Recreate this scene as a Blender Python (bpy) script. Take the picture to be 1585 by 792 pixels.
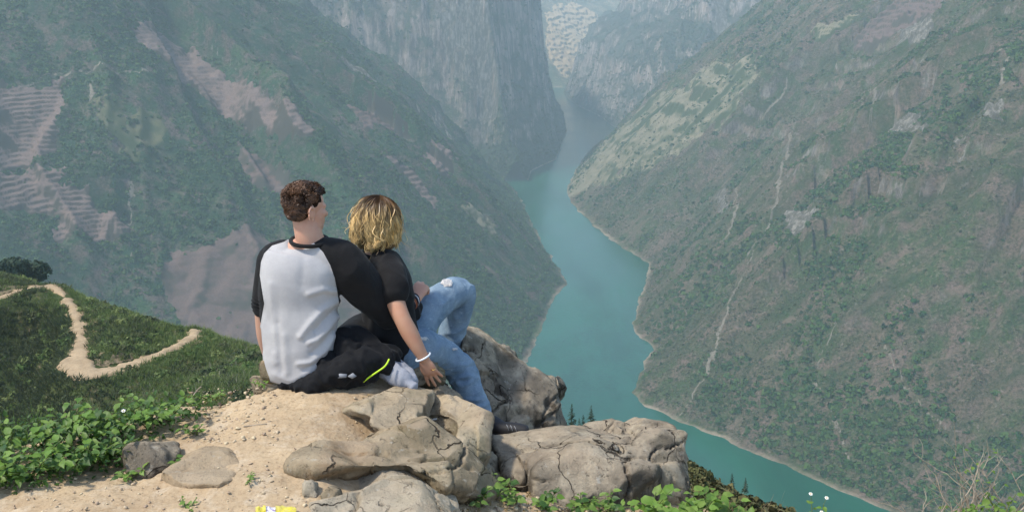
import bpy, bmesh, math, random, time
import numpy as np
from mathutils import Vector, Matrix

_T0 = time.time()
random.seed(11)
rng = np.random.default_rng(11)
scn = bpy.context.scene
for _o in list(bpy.data.objects):
    bpy.data.objects.remove(_o)
C = scn.collection

# ------------------------------------------------------------------ camera
PITCH = math.radians(15.0)
FOC = 1541.0                       # focal length in photograph pixels (35 mm on 36 mm)
CW, CH = 1585.0, 792.0
CAMZ = 1.6
cam_d = bpy.data.cameras.new('camera')
cam_d.sensor_width = 36.0
cam_d.lens = 36.0 * FOC / CW
cam_d.clip_start = 0.05
cam_d.clip_end = 30000.0
cam = bpy.data.objects.new('camera', cam_d)
C.objects.link(cam)
cam.location = (0, 0, CAMZ)
cam.rotation_euler = (math.radians(90) - PITCH, 0, 0)
scn.camera = cam

# ------------------------------------------------------------------ light
SUN_DIR = Vector((-0.58, -0.22, 1.00)).normalized()      # towards the sun: left, a little behind the viewer
SUN_EL = math.asin(SUN_DIR.z)
world = bpy.data.worlds.new('World')
scn.world = world
world.use_nodes = True
_nt = world.node_tree
_nt.nodes.clear()
_sky = _nt.nodes.new('ShaderNodeTexSky')
_sky.sky_type = 'NISHITA'
_sky.sun_disc = False
_sky.sun_elevation = SUN_EL
_sky.sun_rotation = math.atan2(SUN_DIR.x, SUN_DIR.y)
_sky.altitude = 1200
_sky.air_density = 1.0
_sky.dust_density = 2.5
_sky.ozone_density = 1.0
_bg = _nt.nodes.new('ShaderNodeBackground')
_bg.inputs['Strength'].default_value = 0.15
_out = _nt.nodes.new('ShaderNodeOutputWorld')
_nt.links.new(_sky.outputs[0], _bg.inputs[0])
_nt.links.new(_bg.outputs[0], _out.inputs[0])
sun_d = bpy.data.lights.new('sun', 'SUN')
sun_d.energy = 2.7
sun_d.angle = math.radians(5.0)
sun_d.color = (1.0, 0.93, 0.82)
sun = bpy.data.objects.new('sun', sun_d)
C.objects.link(sun)
sun.rotation_euler = SUN_DIR.to_track_quat('Z', 'Y').to_euler()

scn.view_settings.view_transform = 'Standard'
scn.view_settings.look = 'None'
scn.view_settings.exposure = 0.85
scn.view_settings.gamma = 1.0
scn.view_settings.use_curve_mapping = False
scn.cycles.use_denoising = True
try:
    scn.cycles.denoiser = 'OPENIMAGEDENOISE'
except Exception:
    pass
scn.cycles.max_bounces = 4
scn.cycles.diffuse_bounces = 2
scn.cycles.glossy_bounces = 2
scn.cycles.transmission_bounces = 3
scn.cycles.volume_bounces = 1
scn.cycles.transparent_max_bounces = 8

# ------------------------------------------------------------------ projection helpers (photograph pixel -> place)
_cp, _sp = math.cos(PITCH), math.sin(PITCH)
def ray(u, v):
    x = (u - CW/2)/FOC
    y = (CH/2 - v)/FOC
    return np.array((x, _cp + y*_sp, -_sp + y*_cp))
def at(u, v, Y):
    d = ray(u, v)
    t = Y/d[1]
    return np.array((d[0]*t, Y, CAMZ + d[2]*t))
def at_z(u, v, z):
    d = ray(u, v)
    t = (z - CAMZ)/d[2]
    return np.array((d[0]*t, d[1]*t, z))
def project(P):
    P = np.asarray(P, float)
    dx, dy, dz = P[..., 0], P[..., 1], P[..., 2]-CAMZ
    dep = dy*_cp - dz*_sp
    up = dy*_sp + dz*_cp
    dep_s = np.maximum(dep, 1e-6)
    return np.stack((CW/2 + FOC*dx/dep_s, CH/2 - FOC*up/dep_s, dep), -1)
def pxm(P):
    return FOC/project(P)[2]

# ------------------------------------------------------------------ numpy noise
def _hash3(ix, iy, iz, s=0):
    h = (ix*374761393 + iy*668265263 + iz*2147483647*3 + s*1274126177) & 0xFFFFFFFF
    h = ((h ^ (h >> 13))*1274126177) & 0xFFFFFFFF
    h = (h ^ (h >> 16)) & 0xFFFFFFFF
    h = (h*2246822519) & 0xFFFFFFFF
    h = h ^ (h >> 15)
    return (h & 0xFFFF)/65535.0*2 - 1
def noise3(x, y, z, s=0):
    x = np.asarray(x, float); y = np.asarray(y, float); z = np.asarray(z, float)
    x, y, z = np.broadcast_arrays(x, y, z)
    fx, fy, fz = np.floor(x), np.floor(y), np.floor(z)
    ix, iy, iz = fx.astype(np.int64), fy.astype(np.int64), fz.astype(np.int64)
    tx, ty, tz = x-fx, y-fy, z-fz
    ux, uy, uz = [t*t*t*(t*(t*6-15)+10) for t in (tx, ty, tz)]
    def n(a, b, c):
        return _hash3(ix+a, iy+b, iz+c, s)
    x00 = n(0,0,0)*(1-ux)+n(1,0,0)*ux
    x10 = n(0,1,0)*(1-ux)+n(1,1,0)*ux
    x01 = n(0,0,1)*(1-ux)+n(1,0,1)*ux
    x11 = n(0,1,1)*(1-ux)+n(1,1,1)*ux
    return (x00*(1-uy)+x10*uy)*(1-uz) + (x01*(1-uy)+x11*uy)*uz
def noise2(x, y, s=0):
    x = np.asarray(x, float); y = np.asarray(y, float)
    x, y = np.broadcast_arrays(x, y)
    fx, fy = np.floor(x), np.floor(y)
    ix, iy = fx.astype(np.int64), fy.astype(np.int64)
    tx, ty = x-fx, y-fy
    ux, uy = [t*t*t*(t*(t*6-15)+10) for t in (tx, ty)]
    iz = np.zeros_like(ix)
    def n(a, b):
        return _hash3(ix+a, iy+b, iz, s)
    return (n(0,0)*(1-ux)+n(1,0)*ux)*(1-uy) + (n(0,1)*(1-ux)+n(1,1)*ux)*uy
def fbm2(x, y, o=5, s=0, g=0.5, l=2.03):
    a, r, t = 1.0, 0, 0
    for k in range(o):
        r = r + a*noise2(x, y, s+k*17); t += a
        x = x*l+3.1; y = y*l-1.7; a *= g
    return r/t
def ridge2(x, y, o=5, s=0, g=0.5, l=2.07):
    a, r, t = 1.0, 0, 0
    for k in range(o):
        r = r + a*(1-2*np.abs(noise2(x, y, s+k*17))); t += a
        x = x*l+3.1; y = y*l-1.7; a *= g
    return r/t
def fbm3(p, f, o=4, s=0, g=0.5, l=2.05):
    p = np.asarray(p)*f
    a, r, t = 1.0, 0, 0
    for k in range(o):
        r = r + a*noise3(p[:,0]+k*5.2, p[:,1]-k*3.7, p[:,2]+k*1.3, s+k*13); t += a
        p = p*l; a *= g
    return r/t
def ridge3(p, f, o=4, s=0, g=0.5, l=2.05):
    p = np.asarray(p)*f
    a, r, t = 1.0, 0, 0
    for k in range(o):
        r = r + a*(1-2*np.abs(noise3(p[:,0]+k*5.2, p[:,1]-k*3.7, p[:,2]+k*1.3, s+k*13))); t += a
        p = p*l; a *= g
    return r/t
def cells(p, f, seed=0):
    """Voronoi: distance to the border between blocks, a random number per block and a tilted facet per block"""
    p = np.asarray(p)*f; n = len(p); b = np.floor(p).astype(np.int64)
    f1 = np.full(n, 9.0); f2 = np.full(n, 9.0); rnd = np.zeros(n); tilt = np.zeros(n)
    for i in (-1, 0, 1):
        for j in (-1, 0, 1):
            for k in (-1, 0, 1):
                a = b+np.array((i, j, k))
                h = [_hash3(a[:, 0], a[:, 1], a[:, 2], seed+q) for q in range(6)]
                c = a + 0.5 + 0.45*np.stack(h[:3], 1)
                v = p-c; d = np.sqrt((v**2).sum(1))
                nw = d < f1
                f2 = np.where(nw, f1, np.minimum(f2, d)); f1 = np.where(nw, d, f1)
                rnd = np.where(nw, h[3], rnd); tilt = np.where(nw, v[:, 0]*h[4]+v[:, 2]*h[5]+v[:, 1]*h[3], tilt)
    return f2-f1, rnd, tilt
def smooth(a, b, x):
    t = np.clip((x-a)/(b-a), 0, 1)
    return t*t*(3-2*t)

def poly_dist(X, Y, poly):
    """signed distance (positive inside) and arc position of the nearest boundary point"""
    n = len(poly)
    best = np.full(X.shape, 1e18); arc = np.zeros(X.shape); inside = np.zeros(X.shape, bool)
    acc = 0.0
    for i in range(n):
        a = poly[i]; b = poly[(i+1) % n]
        e = b-a; L2 = e@e; L = math.sqrt(L2)
        t = np.clip(((X-a[0])*e[0]+(Y-a[1])*e[1])/L2, 0, 1)
        d2 = (X-a[0]-t*e[0])**2 + (Y-a[1]-t*e[1])**2
        m = d2 < best
        best = np.where(m, d2, best); arc = np.where(m, acc+t*L, arc)
        if abs(b[1]-a[1]) > 1e-9:
            cr = ((a[1] > Y) != (b[1] > Y)) & (X < (b[0]-a[0])*(Y-a[1])/(b[1]-a[1]) + a[0])
            inside ^= cr
        acc += L
    d = np.sqrt(best)
    return np.where(inside, d, -d), arc

# ------------------------------------------------------------------ object helpers
def tag(o, label=None, cat=None, group=None, kind=None):
    if label: o['label'] = label
    if cat: o['category'] = cat
    if group: o['group'] = group
    if kind: o['kind'] = kind
    return o
def mesh_np(name, V, F, mat=None, smooth_shade=True):
    """V (n,3); F list of equal-length faces (array) or list of arrays"""
    me = bpy.data.meshes.new(name)
    V = np.ascontiguousarray(V, dtype=np.float32)
    if isinstance(F, np.ndarray):
        F = [F]
    F = [np.asarray(f, dtype=np.int32) for f in F if len(f)]
    nl = sum(f.size for f in F); nf = sum(len(f) for f in F)
    me.vertices.add(len(V)); me.vertices.foreach_set('co', V.ravel())
    me.loops.add(nl); me.loops.foreach_set('vertex_index', np.concatenate([f.ravel() for f in F]))
    me.polygons.add(nf)
    tot = np.concatenate([np.full(len(f), f.shape[1], np.int32) for f in F])
    st = np.concatenate(([0], np.cumsum(tot)[:-1])).astype(np.int32)
    me.polygons.foreach_set('loop_start', st)
    me.update(calc_edges=True)
    if smooth_shade:
        me.polygons.foreach_set('use_smooth', np.ones(nf, bool))
    me.validate()
    if mat: me.materials.append(mat)
    return me
def obj(name, me, parent=None, loc=None):
    o = bpy.data.objects.new(name, me)
    C.objects.link(o)
    if parent is not None: o.parent = parent
    if loc is not None: o.location = loc
    return o
def empty(name, loc=(0, 0, 0)):
    o = bpy.data.objects.new(name, None)
    o.empty_display_size = 0.1
    C.objects.link(o)
    o.location = loc
    return o
def parent_keep(o, p):
    """parent without moving (parents here only translate)"""
    o.parent = p
    o.location = Vector(o.location) - Vector(p.location)
def vattr(me, name, vals):
    a = me.attributes.new(name, 'FLOAT', 'POINT')
    a.data.foreach_set('value', np.ascontiguousarray(vals, dtype=np.float32))
def cattr(me, name, cols):
    a = me.attributes.new(name, 'FLOAT_COLOR', 'POINT')
    c = np.ones((len(cols), 4), np.float32); c[:, :3] = cols
    a.data.foreach_set('color', c.ravel())
def get_np(me):
    V = np.empty(len(me.vertices)*3, np.float32); me.vertices.foreach_get('co', V)
    return V.reshape(-1, 3).astype(float)
def grid_faces(nx, ny):
    i = np.arange(nx-1)[None, :] + np.arange(ny-1)[:, None]*nx
    i = i.ravel()
    return np.stack((i, i+1, i+1+nx, i+nx), 1)

# ------------------------------------------------------------------ materials
class N:
    """tiny node-tree writer"""
    def __init__(s, name, rough=0.9, spec=0.2):
        s.m = bpy.data.materials.new(name); s.m.use_nodes = True
        s.t = s.m.node_tree; s.b = s.t.nodes['Principled BSDF']
        s.b.inputs['Roughness'].default_value = rough
        s.b.inputs['Specular IOR Level'].default_value = spec
        s._g = None
    def n(s, typ, **kw):
        x = s.t.nodes.new(typ)
        for k, v in kw.items(): setattr(x, k, v)
        return x
    def l(s, a, b):
        s.t.links.new(a, b); return s
    def put(s, sock, v):
        if hasattr(v, 'links') or isinstance(v, bpy.types.NodeSocket): s.t.links.new(v, sock)
        elif isinstance(v, (tuple, list)) and len(v) == 3 and sock.type == 'RGBA': sock.default_value = (*v, 1)
        else: sock.default_value = v
    def pos(s):
        if s._g is None: s._g = s.n('ShaderNodeNewGeometry')
        return s._g.outputs['Position']
    def objco(s):
        return s.n('ShaderNodeTexCoord').outputs['Object']
    def scale(s, vec, sc):
        m = s.n('ShaderNodeMapping'); s.l(vec, m.inputs[0]); m.inputs['Scale'].default_value = sc
        return m.outputs[0]
    def noise(s, scale, detail=5, rough=0.55, vec=None, dist=0.0):
        x = s.n('ShaderNodeTexNoise'); x.inputs['Scale'].default_value = scale
        x.inputs['Detail'].default_value = detail; x.inputs['Roughness'].default_value = rough
        x.inputs['Distortion'].default_value = dist
        s.l(vec if vec is not None else s.pos(), x.inputs['Vector'])
        return x.outputs[0]
    def voro(s, scale, vec=None, feat='F1', out='Distance'):
        x = s.n('ShaderNodeTexVoronoi', feature=feat); x.inputs['Scale'].default_value = scale
        s.l(vec if vec is not None else s.pos(), x.inputs['Vector'])
        return x.outputs[out]
    def ramp(s, fac, stops, mode='LINEAR'):
        x = s.n('ShaderNodeValToRGB'); r = x.color_ramp; r.interpolation = mode
        while len(r.elements) < len(stops): r.elements.new(0.5)
        for e, (p, c) in zip(r.elements, stops):
            e.position = p
            e.color = (c, c, c, 1) if isinstance(c, (int, float)) else (*c, 1)
        s.l(fac, x.inputs[0])
        return x.outputs[0]
    def mix(s, fac, a, b, mode='MIX'):
        x = s.n('ShaderNodeMix', data_type='RGBA', blend_type=mode)
        s.put(x.inputs[0], fac); s.put(x.inputs[6], a); s.put(x.inputs[7], b)
        return x.outputs[2]
    def math(s, op, a, b=None, clamp=False):
        x = s.n('ShaderNodeMath', operation=op); x.use_clamp = clamp
        s.put(x.inputs[0], a)
        if b is not None: s.put(x.inputs[1], b)
        return x.outputs[0]
    def attr(s, name, out='Fac'):
        x = s.n('ShaderNodeAttribute'); x.attribute_name = name
        return x.outputs[out]
    def oattr(s, name, out='Fac'):
        x = s.n('ShaderNodeAttribute'); x.attribute_name = name; x.attribute_type = 'INSTANCER'
        return x.outputs[out]
    def sep(s, vec, k):
        x = s.n('ShaderNodeSeparateXYZ'); s.l(vec, x.inputs[0]); return x.outputs[k]
    def normal_z(s):
        s.pos(); return s.sep(s._g.outputs['Normal'], 2)
    def col(s, v): s.put(s.b.inputs['Base Color'], v); return s
    def rough(s, v): s.put(s.b.inputs['Roughness'], v); return s
    def bump(s, h, strength=0.5, dist=0.02, prev=None):
        x = s.n('ShaderNodeBump'); x.inputs['Strength'].default_value = strength
        x.inputs['Distance'].default_value = dist; s.l(h, x.inputs['Height'])
        if prev is not None: s.l(prev, x.inputs['Normal'])
        s.l(x.outputs[0], s.b.inputs['Normal'])
        return x.outputs[0]
def rnd_col(n, base, var=0.25):
    """base colour varied by object random"""
    oi = n.n('ShaderNodeObjectInfo')
    hv = n.n('ShaderNodeHueSaturation')
    n.put(hv.inputs['Color'], base)
    n.l(n.math('ADD', n.math('MULTIPLY', oi.outputs['Random'], 2*var), 1-var), hv.inputs['Value'])
    n.l(n.math('ADD', n.math('MULTIPLY', oi.outputs['Random'], 0.03), 0.485), hv.inputs['Hue'])
    return hv.outputs[0]

# ------------------------------------------------------------------ scattering (only for what nobody could count)
def scatter(name, pts, rotz, scl, protos, tilt=None, parent=None):
    """one object: a cloud of points, each carrying an instance of one of the proto meshes"""
    n = len(pts)
    me = bpy.data.meshes.new(name)
    me.vertices.add(n)
    me.vertices.foreach_set('co', np.ascontiguousarray(pts, np.float32).ravel())
    rot = np.zeros((n, 3), np.float32); rot[:, 2] = rotz
    if tilt is not None: rot[:, :2] = tilt
    a = me.attributes.new('rot', 'FLOAT_VECTOR', 'POINT'); a.data.foreach_set('vector', rot.ravel())
    s = np.asarray(scl, np.float32)
    if s.ndim == 1: s = np.stack((s, s, s), 1)
    a = me.attributes.new('scl', 'FLOAT_VECTOR', 'POINT'); a.data.foreach_set('vector', np.ascontiguousarray(s).ravel())
    a = me.attributes.new('idx', 'INT', 'POINT'); a.data.foreach_set('value', rng.integers(0, len(protos), n).astype(np.int32))
    col = bpy.data.collections.new('_proto_'+name)
    for k, pm in enumerate(protos):
        po = bpy.data.objects.new('_p%02d' % k, pm); col.objects.link(po)
    o = obj(name, me, parent)
    ng = bpy.data.node_groups.new('scatter_'+name, 'GeometryNodeTree')
    ng.interface.new_socket('Geometry', in_out='INPUT', socket_type='NodeSocketGeometry')
    ng.interface.new_socket('Geometry', in_out='OUTPUT', socket_type='NodeSocketGeometry')
    gi = ng.nodes.new('NodeGroupInput'); go = ng.nodes.new('NodeGroupOutput')
    ci = ng.nodes.new('GeometryNodeCollectionInfo')
    ci.inputs['Collection'].default_value = col
    ci.inputs['Separate Children'].default_value = True
    ci.inputs['Reset Children'].default_value = True
    ip = ng.nodes.new('GeometryNodeInstanceOnPoints')
    ip.inputs['Pick Instance'].default_value = True
    def na(nm, dt):
        x = ng.nodes.new('GeometryNodeInputNamedAttribute'); x.data_type = dt
        x.inputs['Name'].default_value = nm
        return x.outputs[0]
    ng.links.new(gi.outputs[0], ip.inputs['Points'])
    ng.links.new(ci.outputs[0], ip.inputs['Instance'])
    ng.links.new(na('idx', 'INT'), ip.inputs['Instance Index'])
    e2r = ng.nodes.new('FunctionNodeEulerToRotation')
    ng.links.new(na('rot', 'FLOAT_VECTOR'), e2r.inputs[0])
    ng.links.new(e2r.outputs[0], ip.inputs['Rotation'])
    ng.links.new(na('scl', 'FLOAT_VECTOR'), ip.inputs['Scale'])
    ng.links.new(ip.outputs[0], go.inputs[0])
    md = o.modifiers.new('scatter', 'NODES'); md.node_group = ng
    return o
def leafball(seed, n=40, r=1.0, leaf=0.34, squash=0.8):
    """a clump of leaf faces spread through a rough ball: reads as a small bush from afar"""
    g = np.random.default_rng(seed)
    V, F = [], []
    for k in range(n):
        d = g.normal(size=3); d /= np.linalg.norm(d)
        d[2] = abs(d[2])*1.0 - 0.15
        rr = r*(0.55+0.5*g.random())
        c = d*rr*np.array((1, 1, squash))
        t = np.cross(d + g.normal(size=3)*0.5, g.normal(size=3)); t /= np.linalg.norm(t)
        b = np.cross(d + g.normal(size=3)*0.4, t); b /= np.linalg.norm(b)
        s = leaf*(0.6+0.8*g.random())
        i = len(V)
        V += [c-t*s-b*s*0.3, c+b*s*0.8, c+t*s+b*s*0.1, c-b*s*0.9]
        F.append((i, i+1, i+2, i+3))
    return np.array(V), np.array(F)
# ================================================================== the gorge: water and mountains
WZ = CAMZ - 450.0
def shore(pts):
    return np.array([at_z(u, v, WZ)[:2] for u, v in pts])
def prof(d, ks):
    xs, ys = zip(*ks)
    return np.interp(d, xs, ys)

L_shore = shore([(815, 560), (829, 532), (846, 492), (858, 458), (877, 440), (866, 418), (850, 392), (834, 365), (822, 342), (810, 315), (800, 297)])
POLY_L = np.vstack(([(-2600, -200), (-1500, 330), (-850, 600), (-480, 800), (-200, 985), (-40, 1110)], L_shore, [(-150, 2420), (-500, 2560), (-2600, 2900)]))
C_shore = shore([(815, 286), (822, 265), (840, 256), (860, 247), (868, 228), (877, 203), (873, 178)])
POLY_C = np.vstack(([(-900, 2420), (-330, 2400), (-80, 2420)], C_shore, [(120, 4050), (-150, 4400), (-1600, 4700), (-1600, 2600)]))
R_shore = shore([(1390, 794), (1345, 778), (1290, 754), (1230, 728), (1160, 697), (1090, 668), (1040, 648), (1000, 628), (975, 607), (995, 572), (1010, 540), (997, 525), (980, 513), (982, 490), (990, 455), (1003, 425), (1004, 408), (970, 388), (935, 364), (905, 335), (887, 318), (877, 298), (882, 280), (897, 255), (912, 232)])
POLY_R = np.vstack((R_shore, [(420, 3000), (900, 2800), (1500, 2350), (2300, 1900), (2300, 200), (700, 200), (480, 650)]))
D_shore = shore([(948, 195), (932, 182), (912, 172), (893, 163), (880, 153), (872, 143)])
POLY_D = np.vstack(([(900, 2950), (430, 3080)], D_shore, [(330, 5300), (2600, 5400), (2600, 2600)]))
POLY_F = np.array([(-1500, 4900), (250, 4750), (700, 5200), (2500, 5200), (2500, 7500), (-1500, 7500)], float)

def spurs(d, arc, X, Y, wl, amp, seed, d0=60.0):
    w = smooth(0, d0*4, d)
    a = arc/wl + 0.25*fbm2(X/180, Y/180, 3, seed+3)
    g = 1-2*np.abs(noise2(a, d/900.0, seed)) + 0.5*(1-2*np.abs(noise2(a*2.3+7, d/500.0, seed+1))) + 0.25*(1-2*np.abs(noise2(a*5.1, d/260., seed+2)))
    return amp*w*g
def rough(X, Y, a, seed):
    return a*(0.55*fbm2(X/70, Y/70, 4, seed) + 0.28*ridge2(X/26, Y/26, 3, seed+5) + 0.12*fbm2(X/9, Y/9, 2, seed+9))
def bands(h, X, Y, step, sharp, mask, seed):
    """broken limestone bands: the slope steepens and flattens in turn"""
    k = h/step + 1.2*fbm2(X/160, Y/160, 3, seed)
    f = k-np.floor(k)
    q = np.floor(k) + smooth(0.5-sharp, 0.5+sharp, f)
    return h + mask*(q-k)*step

def h_left(X, Y):
    wx = 10*fbm2(X/120, Y/120, 3, 41); wy = 10*fbm2(X/120+9, Y/120, 3, 42)
    d, arc = poly_dist(X, Y, POLY_L)
    k = smooth(0, 80, d)
    d2, _ = poly_dist(X+wx*k+6*fbm2(X/28, Y/28, 3, 44), Y+wy*k+6*fbm2(X/28, Y/28, 3, 45), POLY_L)
    sl = 0.92 + 0.16*smooth(1700, 2300, Y)
    h = prof(d2, [(-60, -60), (0, 0), (9, 5), (150, 135), (560, 520), (1100, 900), (2000, 1200)])*sl
    h = h + spurs(d, arc, X, Y, 210, 36, 3) + rough(X, Y, 12*k+0.8, 50)
    m = smooth(0.0, 0.35, fbm2(X/210, Y/210, 3, 61))*smooth(1500, 2000, Y)
    return bands(h, X, Y, 46, 0.22, 0.65*m*k, 62) + WZ
def h_cliff(X, Y):
    d, arc = poly_dist(X, Y, POLY_C)
    k = smooth(0, 60, d)
    wx = 26*fbm2(X/90, Y/90, 4, 71); wy = 26*fbm2(X/90+9, Y/90, 4, 72)
    d2, _ = poly_dist(X+wx*k, Y+wy*k, POLY_C)
    h = prof(d2, [(-60, -60), (0, 0), (4, 6), (34, 70), (58, 150), (80, 250), (104, 420), (125, 500), (400, 720), (1200, 1000)])
    h = h + spurs(d, arc, X, Y, 90, 18, 13, 15) + rough(X, Y, 10*k, 80)
    return bands(h, X, Y, 75, 0.2, 0.7*k, 82) + WZ
def h_right(X, Y):
    wx = 12*fbm2(X/110, Y/110, 3, 141); wy = 12*fbm2(X/110+9, Y/110, 3, 142)
    d, arc = poly_dist(X, Y, POLY_R)
    k = smooth(0, 90, d)
    d2, _ = poly_dist(X+wx*k+6*fbm2(X/28, Y/28, 3, 144), Y+wy*k+6*fbm2(X/28, Y/28, 3, 145), POLY_R)
    h = prof(d2, [(-60, -60), (0, 0), (9, 5), (130, 112), (560, 500), (1100, 900), (2000, 1300)])
    h = h + spurs(d, arc, X, Y, 110, 28, 23) + rough(X, Y, 12*k+0.8, 150)
    m = smooth(-0.02, 0.18, fbm2(X/120, Y/120, 4, 161))*smooth(150, 230, h)*smooth(2350, 2050, Y)
    h = bands(h, X, Y, 42, 0.17, 0.55*m*k, 162)
    return h + WZ
def h_back(X, Y):
    d, arc = poly_dist(X, Y, POLY_D)
    k = smooth(0, 60, d)
    wx = 30*fbm2(X/120, Y/120, 4, 171); wy = 30*fbm2(X/120+9, Y/120, 4, 172)
    d2, _ = poly_dist(X+wx*k, Y+wy*k, POLY_D)
    h = prof(d2, [(-60, -60), (0, 0), (5, 8), (40, 90), (75, 200), (130, 270), (230, 330), (270, 450), (420, 560), (900, 900)])
    h = h + spurs(d, arc, X, Y, 140, 26, 33, 20) + rough(X, Y, 12*k, 180)
    return bands(h, X, Y, 80, 0.2, 0.6*k, 182) + WZ
def h_far(X, Y):
    d, arc = poly_dist(X, Y, POLY_F)
    h = prof(d, [(-60, -60), (0, 0), (60, 25), (900, 620), (2500, 1500)])
    return h + spurs(d, arc, X, Y, 300, 14, 43, 60) + rough(X, Y, 8, 190) + WZ

# ---- materials of the slopes
def mat_slope(name, grass, scrub, soil, rock, rock_lo, rock_hi, sc=1.0, specks=0.5):
    n = N(name, 0.95, 0.1)
    p = n.pos()
    big = n.noise(0.009*sc, 5, 0.6)
    mid = n.noise(0.045*sc, 6, 0.65)
    fine = n.noise(0.35*sc, 4, 0.7)
    c = n.mix(n.ramp(big, [(0.38, 0.0), (0.54, 1.0)]), grass, scrub)
    c = n.mix(n.ramp(mid, [(0.45, 0.0), (0.60, 1.0)]), c, soil)
    # dry stalk streaks and leaf litter
    c = n.mix(n.ramp(fine, [(0.40, 0.75), (0.56, 0.0)]), c, tuple(x*0.40 for x in scrub))
    c = n.mix(n.ramp(n.noise(0.22*sc, 6, 0.75), [(0.54, 0.0), (0.64, 0.6)]), c, tuple(min(1, x*1.5) for x in soil))
    # gullies and slips drawn down the slope
    dn_ = n.noise(0.030, 6, 0.62, vec=n.scale(p, (0.22, 1.0, 0.22)))
    c = n.mix(n.ramp(dn_, [(0.50, 0.0), (0.62, 0.75)]), c, tuple(x*0.62 for x in scrub))
    dn2 = n.noise(0.075, 6, 0.62, vec=n.scale(p, (0.20, 1.0, 0.20)))
    c = n.mix(n.ramp(dn2, [(0.56, 0.0), (0.68, 0.55)]), c, tuple(min(1, x*1.35) for x in soil))
    # small bare stones and ledges
    sp_ = n.noise(0.11, 9, 0.72)
    c = n.mix(n.math('MULTIPLY', n.ramp(sp_, [(0.60, 0.0), (0.66, 1.0)]), n.ramp(n.noise(0.006, 3, 0.5), [(0.46, 0.0), (0.56, specks)])), c, tuple(x*0.95 for x in rock))
    # rock where the ground is too steep to hold soil, streaked down the face
    st = n.noise(0.075, 8, 0.75, vec=n.scale(p, (1.0, 1.0, 0.13)))
    rk = n.mix(n.ramp(st, [(0.42, 0.0), (0.58, 1.0)]), tuple(x*1.25 for x in rock), tuple(x*0.30 for x in rock))
    rk = n.mix(n.ramp(n.noise(0.02, 6, 0.7), [(0.50, 0.0), (0.58, 0.85)]), rk, scrub)
    rk = n.mix(n.ramp(n.noise(0.03, 4, 0.6), [(0.52, 0.0), (0.66, 0.8)]), rk, (0.32, 0.23, 0.17))
    nz = n.math('ADD', n.normal_z(), n.math('MULTIPLY', n.math('SUBTRACT', n.noise(0.06, 5, 0.7), 0.5), 0.55))
    c = n.mix(n.ramp(nz, [(rock_lo, 1.0), (rock_hi, 0.0)]), c, rk)
    # bare bleached strip left by the changing water level
    z = n.sep(p, 2)
    zz = n.math('ADD', z, n.math('MULTIPLY', n.noise(0.03, 6, 0.7), -9.0))
    c = n.mix(n.math('MULTIPLY', n.ramp(n.math('MULTIPLY', n.math('SUBTRACT', zz, WZ-4.5), 0.2), [(0.16, 1.0), (0.55, 0.0)]), n.ramp(n.noise(0.014, 4, 0.65), [(0.40, 0.15), (0.60, 1.0)])), c, (0.32, 0.26, 0.185))
    n.col(c)
    b = n.bump(n.noise(0.22, 7, 0.75), 1.0, 3.5)
    return n
def finish(n): return n.m
M_left = finish(mat_slope('left_slope_ground', (0.058, 0.118, 0.042), (0.034, 0.086, 0.040), (0.145, 0.108, 0.088), (0.26, 0.24, 0.21), 0.20, 0.36, specks=0.12))
M_cliff = finish(mat_slope('cliff_ground', (0.060, 0.090, 0.040), (0.045, 0.075, 0.036), (0.10, 0.09, 0.07), (0.350, 0.275, 0.225), 0.14, 0.36))
M_back = finish(mat_slope('far_bank_ground', (0.060, 0.088, 0.044), (0.045, 0.072, 0.040), (0.12, 0.10, 0.075), (0.36, 0.295, 0.245), 0.30, 0.50))
M_right = finish(mat_slope('right_slope_ground', (0.138, 0.108, 0.072), (0.060, 0.096, 0.032), (0.175, 0.125, 0.095), (0.235, 0.205, 0.170), 0.30, 0.46, specks=0.8))
M_far = finish(mat_slope('far_slope_ground', (0.20, 0.19, 0.10), (0.10, 0.14, 0.07), (0.34, 0.27, 0.17), (0.40, 0.34, 0.27), 0.40, 0.55, sc=0.4))

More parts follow.
